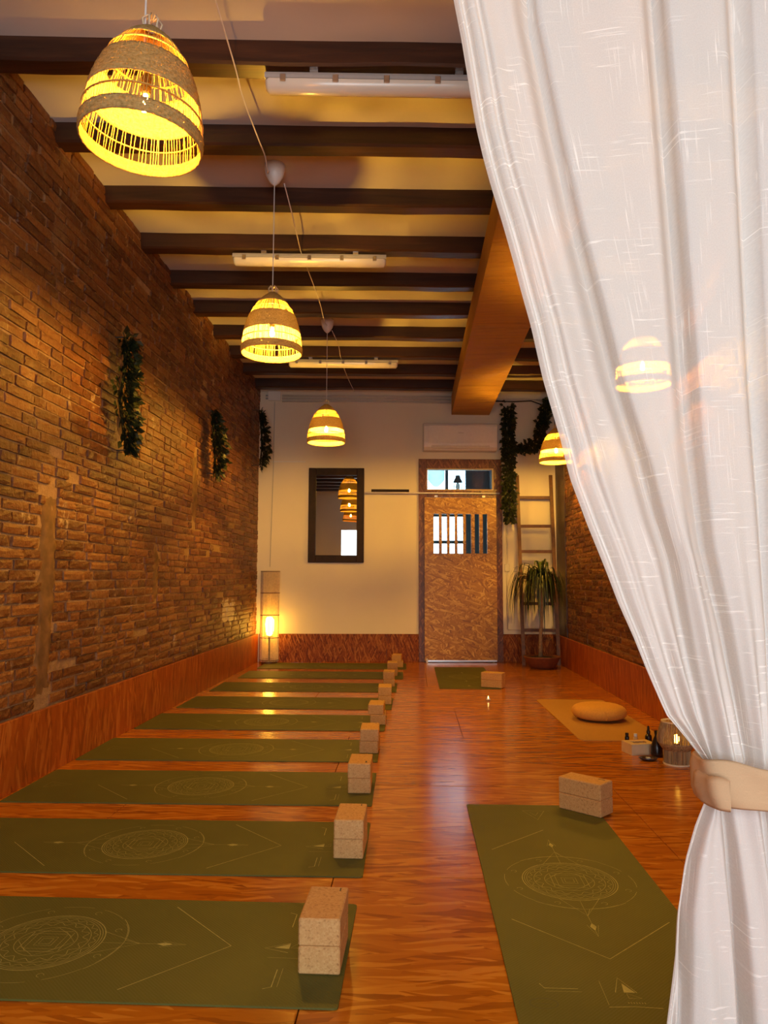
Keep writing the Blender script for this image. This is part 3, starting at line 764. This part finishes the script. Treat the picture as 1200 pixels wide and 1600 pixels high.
garland([([(0, -.03, 0), (0, -.05, -.5), (.0, -.05, -1.0), (0, -.04, -1.55)], [.10, .12, .12, .10], 900),
         ([(.08, -.06, -.57), (.30, -.07, -.57), (.40, -.08, -.47), (.46, -.08, -.19), (.52, -.07, .02), (.545, -.06, .13)], [.11, .12, .12, .10, .08, .03], 560)],
        .06, 'ivy garland hanging by the door and looping up to the corner over the ladder', (1.28, 9.96, 3.42), (0, -1, 0))

# ------------------------------------------------------------------ ladder and potted plant
ld_ = empty('wooden_ladder', (1.63, 9.72, 0)); tag(ld_, 'brown wooden ladder leaning on the back wall behind the palm', 'ladder')
top_dy = .36; H = 2.50
def lad(u, x): return Vector((x, top_dy*u, H*u))
for sx, xb, xt in ((-1, -.21, -.215), (1, .235, .235)):
    pts = [lad(i/6, xb + (xt-xb)*i/6) for i in range(7)]
    rows_ = [[p + Vector((-.022, -.014, 0)), p + Vector((.022, -.014, 0)), p + Vector((.022, .014, 0)), p + Vector((-.022, .014, 0)), p + Vector((-.022, -.014, 0))] for p in pts]
    m = MB().grid(rows_); m.add(rows_[0][:4], [(3, 2, 1, 0)]); m.add(rows_[-1][:4], [(0, 1, 2, 3)]); m.obj('rail', M['ladder'], ld_)
for zz in (.44, .78, 1.12, 1.46, 1.80, 2.19):
    u = zz/H; a = lad(u, -.20); b = lad(u, .22)
    MB().box((a.x, a.y-.008, zz-.020), (b.x, a.y+.012, zz+.020), .003).obj('rung', M['ladder'], ld_)

pl = empty('potted_palm', (1.60, 9.40, 0)); tag(pl, 'potted dracaena with drooping strap leaves in front of the wooden ladder', 'plant')
MB().lathe([(.001, .003), (.13, 0), (.165, .03), (.205, .11), (.225, .135), (.228, .15), (.214, .152), (.20, .135), (.02, .115), (.001, .115)], 36).obj('pot', M['terracotta'], pl, True)
MB().lathe([(.203, .132), (.1, .140), (.001, .142)], 28).obj('soil', M['soil'], pl)
MB().tube([(-.02, 0, .13), (-.015, 0, .4), (.01, .01, .75), (.02, 0, 1.0), (.0, 0, 1.17)], [.028, .022, .020, .020, .024], 10).obj('trunk', M['trunk'], pl, True)
def strap(rise, reach, fall, wdt):
    """an arching strap leaf: up and out, then hanging straight down"""
    n = 10; pos = []
    for i in range(n+1):
        q = i/n
        if q < .4: a = q/.4*PI*.5; pos.append((reach*.75*(1-math.cos(a)), rise*math.sin(a)))
        else: a = (q-.4)/.6; pos.append((reach*(.75 + .25*math.sin(a*PI/2)), rise - fall*a**1.4))
    rows_ = []
    for i, (x, z) in enumerate(pos):
        q = i/n; ww = wdt*(.6 + 1.3*q if q < .3 else .99*((1-q)/.7)**.6 + .04)
        rows_.append([(x, -ww/2, z), (x+.1*ww, 0, z - .12*ww), (x, ww/2, z)])
    return MB().grid(rows_)
lm = [strap(rnd(.04, .22), rnd(.22, .46), rnd(.40, .68), .019).mesh('leaf', M['plantleaf'], True) for _ in range(14)]
ln_ = [strap(rnd(.22, .32), rnd(.05, .15), rnd(.05, .2), .028).mesh('leaf', M['plantnew'], True) for _ in range(3)]
for k in range(190):
    o = bpy.data.objects.new('leaf', random.choice(lm)); link(o, pl)
    a = rnd(0, 2*PI); s = rnd(.62, 1.12)
    if math.cos(a) > .3: s = min(s, .70)
    o.location = (rnd(-.05, .03), rnd(-.06, .06), rnd(.96, 1.12)); o.rotation_euler = (0, 0, a); o.scale = (s, 1, s)
for k in range(9):
    o = bpy.data.objects.new('leaf', random.choice(ln_)); link(o, pl)
    o.location = (rnd(-.02, .05), rnd(-.06, -.02), rnd(1.0, 1.08)); o.rotation_euler = (0, 0, rnd(0, 2*PI))

# ------------------------------------------------------------------ cane floor lamp in the corner
fl = empty('floor_lamp', (-1.86, 9.72, 0)); tag(fl, 'tall cylindrical cane floor lamp glowing in the far left corner', 'lamp')
MB().lathe([(.001, .035), (.095, .035), (.105, .03), (.105, .004), (.1, 0), (.001, 0)], 32).obj('base', M['ladder'], fl)
m = MB()
for k in range(58):
    a = 2*PI*(k + rnd(-.22, .22))/58
    m.tube([(.118*math.cos(a), .118*math.sin(a), .03), (.118*math.cos(a), .118*math.sin(a), 1.19)], .0038, 5)
stuff(m.obj('cane_sticks', M['stick'], fl))
for z in (.045, .33, .62, .905, 1.185):
    MB().lathe([(.113, z-.004), (.125, z-.004), (.125, z+.004), (.113, z+.004)], 36, closed=True).obj('ring', M['ladder'], fl)
MB().tube([(0, 0, .035), (0, 0, .36)], .012, 8).obj('stem', M['black'], fl)
MB().lathe([(.001, .60), (.035, .595), (.056, .56), (.06, .50), (.055, .42), (.04, .37), (.014, .35)], 20).obj('bulb', M['bulb_floor'], fl, True)

# ------------------------------------------------------------------ mats, their print, cork blocks
def print_mesh():
    m = MB(); z = .0056; w_ = .0022
    z = .0056; w_ = .0017
    def circ(r, wd=w_, n=56, a0=0, a1=2*PI): m.ribbon([(r*math.cos(a0+(a1-a0)*i/n), r*math.sin(a0+(a1-a0)*i/n)) for i in range(n+1)], wd, z)
    circ(.168, .003); circ(.160); circ(.152, .0016); circ(.126); circ(.088)
    for k in range(10): circ(.232, .0014, 6, k*2*PI/10 + .1, k*2*PI/10 + .55)
    circ(.235, .0018, 24, -.7, .7); circ(.235, .0018, 24, PI-.7, PI+.7)
    for R, A, K in ((.140, .006, 24), (.112, .009, 16)):
        m.ribbon([((R + A*math.sin(K*2*PI*i/240))*math.cos(2*PI*i/240), (R + A*math.sin(K*2*PI*i/240))*math.sin(2*PI*i/240)) for i in range(241)], .0016, z)
    for s in (.046, .026, .016):
        m.ribbon([(s, s), (-s, s), (-s, -s), (s, -s)], .0018, z, True)
    for a in (0, PI/2, PI, PI*1.5):
        c_, s_ = math.cos(a), math.sin(a); rot = lambda x, y: (x*c_ - y*s_, x*s_ + y*c_)
        m.ribbon([rot(.062, -.055), rot(.062, .055)], .0018, z); m.ribbon([rot(.035, -.06), rot(.085, .0), rot(.035, .06)], .0014, z)
    for i in range(8):
        a = 2*PI*(i+.5)/8; x, y = .205*math.cos(a), .205*math.sin(a)
        m.ribbon([(x+.010*math.cos(b*PI/4), y+.010*math.sin(b*PI/4)) for b in range(7)], .0014, z)
    for s in (1, -1):
        m.ribbon([(s*.150, .070), (s*.285, 0), (s*.150, -.070)], .0018, z); m.ribbon([(s*.235, .018), (s*.285, 0)], .0014, z)
        m.ribbon([(s*.168, 0), (s*.425, 0)], .0013, z)
        m.add([(s*.335, 0, z), (s*.36, .010, z), (s*.385, 0, z), (s*.36, -.010, z)], [(0, 1, 2, 3) if s < 0 else (3, 2, 1, 0)])
        m.ribbon([(s*.35, .018), (s*.425, 0), (s*.35, -.018)], .0013, z)
    m.ribbon([(.318, .250), (.560, 0), (.318, -.250)], .0030, z)
    m.ribbon([(-.546, 0), (-.300, -.248)], .0030, z)
    # corner marks and the small triangular emblems at the two ends
    m.ribbon([(.700, -.226), (.722, -.216), (.722, -.127)], .0026, z); m.ribbon([(.700, .226), (.722, .216), (.722, .127)], .0026, z)
    m.ribbon([(.737, -.215), (.737, -.12)], .0012, z)
    m.ribbon([(.735, -.032), (.662, -.008), (.735, .024)], .0024, z)
    m.add([(.690, -.004, z), (.735, .020, z), (.735, -.010, z)], [(0, 1, 2)])
    m.ribbon([(.738, -.004), (.762, -.004), (.762, .030)], .0018, z, True)
    m.ribbon([(.805, -.066), (.800, .0), (.805, .070)], .0022, z); m.ribbon([(.68, -.062), (.795, -.064)], .0011, z)
    for i in range(7): m.ribbon([(.781, -.012+i*.007), (.786, -.010+i*.007)], .002, z)
    m.ribbon([(-.815, -.050), (-.685, 0), (-.815, .050)], .0022, z, True); m.ribbon([(-.79, -.020), (-.745, 0), (-.79, .018)], .0015, z)
    return m.mesh('print', M['print'])
PRINT = print_mesh()
def mat_mesh(L, W, rc, mat):
    th = .0052; pts = []
    for cx, cy, a0 in ((L/2-rc, W/2-rc, 0), (-L/2+rc, W/2-rc, PI/2), (-L/2+rc, -W/2+rc, PI), (L/2-rc, -W/2+rc, 1.5*PI)):
        for i in range(5): a = a0 + PI/2*i/4; pts.append((cx + rc*math.cos(a), cy + rc*math.sin(a)))
    n = len(pts); m = MB()
    m.add([(x, y, .0004) for x, y in pts] + [(x, y, th-.0008) for x, y in pts] + [(x*(1-.0012/(L/2)), y*(1-.0012/(W/2)), th) for x, y in pts],
          [tuple(range(n-1, -1, -1)), tuple(range(2*n, 3*n))] + [(i, (i+1) % n, n+(i+1) % n, n+i) for i in range(n)] + [(n+i, n+(i+1) % n, 2*n+(i+1) % n, 2*n+i) for i in range(n)])
    return m.mesh('yoga_mat', mat)
GM = mat_mesh(1.82, .612, .012, M['mat'])
def ymat(x, y, rz, label, group='green yoga mats laid out for class'):
    o = bpy.data.objects.new('yoga_mat', GM); link(o); o.location = (x, y, 0); o.rotation_euler = (0, 0, rz)
    tag(o, label, 'mat', group); p = stuff(bpy.data.objects.new('print', PRINT)); link(p, o); return o
ORD = ['first', 'second', 'third', 'fourth', 'fifth', 'sixth', 'seventh', 'eighth', 'ninth']
YM = [2.300, 3.128, 3.985, 4.840, 5.765, 6.650, 7.610, 8.570, 9.455]
XE = [-.188, -.186, -.200, -.215, -.205, -.178, -.160, -.108, -.080]
RZ = [-.006, .010, .012, .018, .005, -.002, .010, .012, .014]
for i in range(9):
    nm = ['green yoga mat nearest the viewer, its mandala cut off by the left frame edge', 'second green yoga mat from the front, its whole mandala in view'] 
    lab = nm[i] if i < 2 else ('farthest green yoga mat of the left row, below the cane floor lamp' if i == 8 else f'{ORD[i]} green yoga mat from the front in the row along the brick wall')
    ymat(XE[i]-.91, YM[i], RZ[i], lab)
rm = ymat(.567, 2.83, -PI/2, 'green yoga mat lying lengthwise at front right by the curtain')
e = MB(); e.ribbon([(.795 + .024*math.sin(2*PI*i/28), -.230 + .036*math.cos(2*PI*i/28)) for i in range(28)], .0035, .0056, True); e.ribbon([(.797, -.252), (.797, -.210)], .003, .0056)
e.obj('embossed_oval', M['emboss'], rm)
ymat(.575, 8.50, -PI/2, 'green yoga mat lying lengthwise in front of the strand board door')

tm = bpy.data.objects.new('exercise_mat', mat_mesh(1.74, .60, .05, M['tan_mat'])); link(tm); tm.location = (1.43, 6.10, 0); tm.rotation_euler = (0, 0, -PI/2 + .01)
tag(tm, 'tan mat under the round mustard cushion by the right wall', 'mat')

bl = MB().box((-.058, -.110, 0), (.058, .110, .0735), .004).mesh('cork_block', M['cork'])
mk = MB().box((.034, .078, .0735), (.038, .100, .0738)).mesh('stamp_mark', M['ink'])
mk2 = MB().box((.030, -.085, .0735), (.038, -.05, .0738)).mesh('stamp_mark', M['ink'])
def block(x, y, z, rz, label, mark=None):
    o = bpy.data.objects.new('cork_block', bl); link(o); o.location = (x, y, z); o.rotation_euler = (0, 0, rz); tag(o, label, 'block', 'cork yoga blocks stacked in pairs')
    if mark: link(bpy.data.objects.new('stamp_mark', mark), o)
BF = [(-.256, 2.175), (-.249, 2.996), (-.273, 3.884), (-.273, 4.757), (-.262, 5.676), (-.245, 6.584), (-.242, 7.661), (-.230, 8.50), (-.178, 9.33)]
for i, (x, y) in enumerate(BF):
    own = f'{ORD[i]} left mat from the front'
    r1, r2 = rnd(-.03, .03), rnd(-.03, .03)
    yy = y + .112 if i else y + .08
    if i == 8: yy -= .0
    block(x, yy, .0056, r1, f'lower cork block of the pair on the {own}')
    block(x + (.0 if i != 4 else -.012) + (-.02 if i == 8 else 0), yy + rnd(-.003, .006), .0796, r2, f'upper cork block of the pair on the {own}', mk if i != 2 else mk2)
a = math.atan2(-.15, .164)
for z, w_ in ((.0056, 'lower'), (.0796, 'upper')):
    block(.817, 3.665, z, a + PI/2, f'{w_} cork block of the pair on the mat by the curtain', mk2 if w_ == 'upper' else None)
    block(.815, 7.715, z, PI/2 - .42, f'{w_} cork block of the pair on the mat before the door')

# ------------------------------------------------------------------ things by the right wall
rows_ = []; nU, nV = 56, 14
for j in range(nV+1):
    ph = -PI/2 + PI*j/nV; row = []
    for i in range(nU+1):
        g = 2*PI*i/nU; r = .208*abs(math.cos(ph))**.55; z = .062 + .060*math.copysign(abs(math.sin(ph))**.8, math.sin(ph))
        pl_ = (.005*math.sin(g*26)*math.exp(-(ph/.35)**2))*(r/.208)
        row.append(((r+pl_)*math.cos(g), (r+pl_)*math.sin(g), max(z, .0)))
    rows_.append(row)
cu = MB().grid(rows_).obj('floor_cushion', M['cushion'], None, True, (1.455, 6.00, .006)); tag(cu, 'round mustard meditation cushion lying on the tan mat', 'cushion')
MB().tube([(.0, -.214, .03), (.012, -.218, .06), (.0, -.206, .09)], .004, 5).obj('seam_tab', M['cushion'], cu)

bxo = empty('tissue_box', (1.435, 4.90, 0), .22); tag(bxo, 'small pale box with a patterned open top at the corner of the tan mat', 'box')
m = MB()
for lo_, hi_ in (((-.085, -.065, 0), (.085, .065, .05)), ((-.085, -.065, .05), (-.045, .065, .066)), ((.045, -.065, .05), (.085, .065, .066)), ((-.045, -.065, .05), (.045, -.025, .066)), ((-.045, .025, .05), (.045, .065, .066))): m.box(lo_, hi_)
m.obj('body', M['box_card'], bxo)
m = MB()
for k in range(9): m.box((-.04+k*.009, -.018+.012*math.sin(k*2), .05), (-.034+k*.009, .010+.012*math.sin(k*2), .058 + .006*(k % 3)))
m.obj('contents', M['trunk'], bxo)
bt = empty('dropper_bottle', (1.545, 5.06, 0)); tag(bt, 'black dropper bottle standing behind the small pale box', 'bottle')
MB().lathe([(.001, 0), (.021, .001), (.022, .004), (.022, .068), (.018, .078), (.009, .084), (.009, .09), (.001, .09)], 20).obj('body', M['black'], bt, True)
MB().lathe([(.012, .086), (.0125, .104), (.009, .108), (.007, .128), (.004, .137), (.001, .138)], 16).obj('dropper_cap', M['black'], bt, True)
b2 = empty('oil_bottle', (1.425, 5.13, 0)); tag(b2, 'tiny dark capped bottle behind the pale box, left of the white cap', 'bottle')
MB().lathe([(.001, 0), (.014, .001), (.0145, .05), (.009, .058), (.001, .058)], 16).obj('body', M['black'], b2, True); MB().lathe([(.011, .058), (.011, .076), (.001, .076)], 14).obj('cap', M['black'], b2)
b3 = empty('oil_bottle', (1.475, 5.11, 0)); tag(b3, 'tiny bottle with a white cap behind the pale box', 'bottle')
MB().lathe([(.001, 0), (.014, .001), (.0145, .05), (.009, .058), (.001, .058)], 16).obj('body', M['box_card'], b3, True); MB().lathe([(.011, .058), (.011, .076), (.001, .076)], 14).obj('cap', M['white'], b3)
di = empty('incense_dish', (1.43, 4.70, 0)); tag(di, 'shallow dark glazed dish lying in front of the small pale box', 'dish')
MB().lathe([(.001, .002), (.035, .001), (.052, .010), (.058, .017), (.055, .018), (.034, .008), (.001, .007)], 28, sy=.75).obj('bowl', M['agate'], di, True)
MB().box((-.012, -.015, .007), (.014, .018, .017), .003).obj('stone', M['grey'], di)
va = empty('dark_bottle', (1.515, 4.80, 0)); tag(va, 'dark rounded bottle tucked behind the rattan table lamp', 'bottle')
MB().lathe([(.001, 0), (.034, .002), (.038, .02), (.036, .06), (.024, .10), (.012, .125), (.012, .15), (.001, .151)], 22).obj('body', M['black'], va, True)
MB().lathe([(.0135, .14), (.0135, .158), (.001, .159)], 14).obj('cap', M['black'], va)

tl = empty('table_lamp', (1.575, 4.62, 0)); tag(tl, 'rattan string table lamp on the floor beside the curtain', 'lamp')
def strings(profile, n, r):
    m = MB()
    for k in range(n):
        g = 2*PI*k/n + rnd(-.02, .02)
        m.tube([(R*math.cos(g), R*math.sin(g), z) for R, z in profile], r, 4, False)
    return m
stuff(strings([(.074, .004), (.076, .085)], 64, .0030).obj('lower_strings', M['rattan'], tl))
stuff(strings([(.106, .125), (.109, .15), (.098, .20), (.082, .248)], 62, .0034).obj('upper_strings', M['rattan'], tl))
MB().lathe([(.077, .083), (.082, .088), (.107, .122), (.108, .130), (.104, .128), (.077, .090)], 40).obj('waist_band', M['rattan'], tl, True)
for R, z in ((.076, .004), (.082, .248)): MB().lathe([(R-.004, z-.004), (R+.004, z-.004), (R+.004, z+.004), (R-.004, z+.004)], 36, closed=True).obj('hoop', M['stick'], tl)
MB().lathe([(.001, .001), (.066, .001), (.066, .012), (.02, .016), (.016, .12), (.001, .12)], 24).obj('holder', M['ladder'], tl)
MB().lathe([(.001, .122), (.010, .122), (.017, .140), (.017, .155), (.008, .17), (.001, .172)], 14).obj('bulb', M['bulb_small'], tl, True)

te = empty('tealight_holder', (.682, 6.88, 0)); tag(te, 'tiny glowing tealight on the bare floor in front of the far mat', 'candle')
MB().lathe([(.001, .001), (.02, .001), (.024, .006), (.025, .035), (.023, .036), (.021, .008), (.001, .006)], 20).obj('cup', M['glass'], te, True)
MB().lathe([(.001, .008), (.018, .008), (.018, .018), (.001, .018)], 16).obj('wax', M['white'], te)
MB().lathe([(.001, .018), (.006, .024), (.005, .032), (.001, .045)], 10).obj('flame', M['flame'], te, True)

# ------------------------------------------------------------------ the tied linen curtain
YC = 1.40
up_lines = {
 'L': [(3.0, .035), (2.75, .045), (2.247, .082), (2.162, .097), (2.082, .109), (1.976, .125), (1.910, .139), (1.854, .153), (1.779, .174), (1.709, .192), (1.634, .210), (1.571, .226), (1.467, .247), (1.351, .278), (1.278, .294), (1.192, .324), (1.116, .353), (1.046, .378), (.990, .402), (.924, .427), (.847, .459), (.813, .488), (.786, .509), (.764, .528)],
 'A': [(3.0, .215), (2.75, .22), (2.216, .239), (1.973, .283), (1.776, .322), (1.610, .361), (1.472, .392), (1.313, .438), (1.204, .463), (1.126, .485), (.938, .514), (.764, .548)],
 'B': [(3.0, .48), (2.75, .485), (2.236, .495), (1.838, .513), (1.521, .527), (1.337, .533), (1.157, .547), (1.003, .576), (.853, .597), (.764, .608)],
 'C': [(3.0, .65), (2.231, .657), (1.835, .660), (1.458, .661), (1.2, .662), (1.0, .660), (.85, .655), (.764, .652)],
 'D': [(3.0, .87), (2.231, .88), (1.835, .87), (1.458, .84), (1.2, .80), (1.0, .755), (.85, .72), (.764, .702)],
 'E': [(3.0, 1.09), (2.231, 1.09), (1.835, 1.06), (1.458, 1.0), (1.2, .93), (1.0, .85), (.85, .785), (.764, .752)],
 'R': [(3.0, 1.30), (2.231, 1.28), (1.835, 1.24), (1.458, 1.16), (1.2, 1.06), (1.0, .95), (.85, .85), (.764, .802)]}
dn_lines = {
 'L': [(.700, .528), (.65, .512), (.586, .491), (.487, .469), (.400, .455), (.315, .441), (.15, .422), (.012, .412)],
 'A': [(.700, .545), (.65, .522), (.586, .503), (.500, .489), (.401, .485), (.316, .481), (.15, .474), (.012, .47)],
 'B': [(.700, .563), (.615, .573), (.502, .582), (.392, .587), (.316, .589), (.15, .592), (.012, .594)],
 'C': [(.700, .632), (.55, .648), (.4, .660), (.25, .668), (.012, .68)],
 'D': [(.700, .700), (.5, .73), (.3, .76), (.012, .79)],
 'E': [(.700, .752), (.5, .80), (.3, .85), (.012, .89)],
 'R': [(.700, .802), (.5, .87), (.3, .93), (.012, .98)]}
def interp(tab, z):
    tab = sorted(tab)
    return float(np.interp(z, [a for a, b in tab], [b for a, b in tab]))
KEYS = ['L', 'A', 'B', 'C', 'D', 'E', 'R']
NS = [46, 40, 34, 26, 26, 26]; vdep = {'A': .052, 'B': .062, 'C': .055, 'D': .05, 'E': .05}
wflat = [0, .30, .56, .76, .98, 1.2, 1.42]
def curtain_row(z, tab, g, below):
    """g: 0 far from the tie .. 1 at the tie"""
    xs = [interp(tab[k], z) for k in KEYS]; row = []; us = []
    for k in range(6):
        n = NS[k]
        for i in range(n + (1 if k == 5 else 0)):
            t_ = i/n; wd = xs[k+1] - xs[k]; x = xs[k] + wd*t_
            y = YC - .016*math.sin(PI*t_)*(1-.5*g)
            dl, dr_ = x - xs[k], xs[k+1] - x
            # every fold: the cloth slopes back behind the next panel, then returns sharply in front of it
            vw = .052*(1-.62*g) if not below else .026
            if KEYS[k] in vdep: y += vdep[KEYS[k]]*(1-.55*g)*math.exp(-(dl/.0045)**2)
            if KEYS[k+1] in vdep:
                q = max(0.0, 1 - dr_/vw); y += vdep[KEYS[k+1]]*(1-.55*g)*q*q*(3-2*q)
            if k == 0:   # turned hem along the leading edge, then soft secondary folds towards the tie
                sc = min(1.0, wd/.14) if not below else .5
                y += .016*math.exp(-((dl-.017*sc)/(.0045))**2)*(1-g*.4) - .010*math.exp(-((dl-.010*sc)/.008)**2)
                y += .014*math.exp(-((dl-.045*sc)/(.006))**2)*(1-g*.3)
                if not below:
                    y += g*.020*math.sin(t_*PI*5.0)*math.sin(PI*t_) + (1-g)*.010*math.sin(t_*9+z*1.3)*math.sin(PI*t_)
            elif not below:
                y += g*.012*math.sin(t_*PI*4)*math.sin(PI*t_) + .006*math.sin(t_*7 + z*2.1 + k)*math.sin(PI*t_)
            else:
                y += .006*math.sin(t_*8 + z*5 + k)*math.sin(PI*t_)
            row.append((x, y + .004*math.sin(x*23+z*3), z)); us.append(wflat[k] + (wflat[k+1]-wflat[k])*t_)
    return row, us
rows_ = []; UV = []; dist = 0
zs = [3.0 - (3.0-.764)*i/110 for i in range(111)]
for z in zs:
    g = max(0.0, 1 - (z-.764)/.75)**1.3; r, u = curtain_row(z, up_lines, g, False); rows_.append(r); UV += [(a, z) for a in u]
r1, _ = curtain_row(.764, up_lines, 1, False); r2, _ = curtain_row(.700, dn_lines, 1, True)
for i in range(1, 6):
    q = i/6; qq = q*q*(3-2*q)
    rows_.append([tuple(a[j] + (b[j]-a[j])*(qq if j < 2 else q) for j in range(3)) for a, b in zip(r1, r2)]); UV += [(a, .764-.064*q) for a in u]
for i in range(40):
    z = .700 - (.700-.012)*i/39; g = max(0.0, 1-(.7-z)/.3); r, u = curtain_row(z, dn_lines, g, True); rows_.append(r); UV += [(a, z) for a in u]
cm = MB().grid(rows_).mesh('curtain', M['linen'], True)
uvl = cm.uv_layers.new(name='UVMap'); li = np.zeros(len(cm.loops), int); cm.loops.foreach_get('vertex_index', li)
uvl.data.foreach_set('uv', np.array(UV)[li].ravel())
cu_ = bpy.data.objects.new('curtain', cm); link(cu_); tag(cu_, 'white slub linen curtain gathered to the right in the foreground', 'curtain')

def band(prof, cx, cy, ax, ay, cz, n, wob, a0=0.0, a1=2*PI):
    V = []; Fc = []; U = []; m_ = len(prof); closed = a1 - a0 > 6.2
    for k in range(n+1):
        g = a0 + (a1-a0)*k/n
        for o, z in prof:
            s = .004*math.sin(g*7+z*60)*wob
            c_, s_ = math.cos(g), math.sin(g)
            V.append((cx + (ax+o+s)*math.copysign(abs(c_)**.8, c_), cy + (ay+o+s)*math.copysign(abs(s_)**.8, s_), cz + z + wob*(.005*math.sin(g*2+.6) + .003*math.sin(g*5+z*30)))); U.append((g*.15, z))
    for k in range(n):
        for i in range(m_):
            i2 = (i+1) % m_; Fc.append((k*m_+i, (k+1)*m_+i, (k+1)*m_+i2, k*m_+i2))
    me = bpy.data.meshes.new('tie_band'); me.from_pydata(V, [], Fc); me.materials.append(M['jute'])
    uvl = me.uv_layers.new(name='UVMap'); li = np.zeros(len(me.loops), int); me.loops.foreach_get('vertex_index', li)
    uvl.data.foreach_set('uv', np.array(U)[li].ravel()); me.polygons.foreach_set('use_smooth', [True]*len(me.polygons)); me.update(); return me
tb = empty('curtain_tie', (0, 0, 0)); tag(tb, 'beige jute band tied around the white linen curtain', 'tie')
pf = [(0, -.035), (.003, -.038), (.006, -.034), (.008, -.02), (.007, 0), (.008, .02), (.006, .034), (.003, .038), (0, .035), (.001, 0)]
link(bpy.data.objects.new('band', band(pf, .668, YC+.010, .148, .076, .732, 96, 1.0)), tb)
pf2 = [(0, -.024), (.004, -.027), (.010, -.02), (.013, 0), (.010, .02), (.004, .027), (0, .024), (.002, 0)]
lp = bpy.data.objects.new('folded_end', band(pf2, .566, YC-.018, .046, .056, .722, 40, .6, 1.9, 4.25)); link(lp, tb)
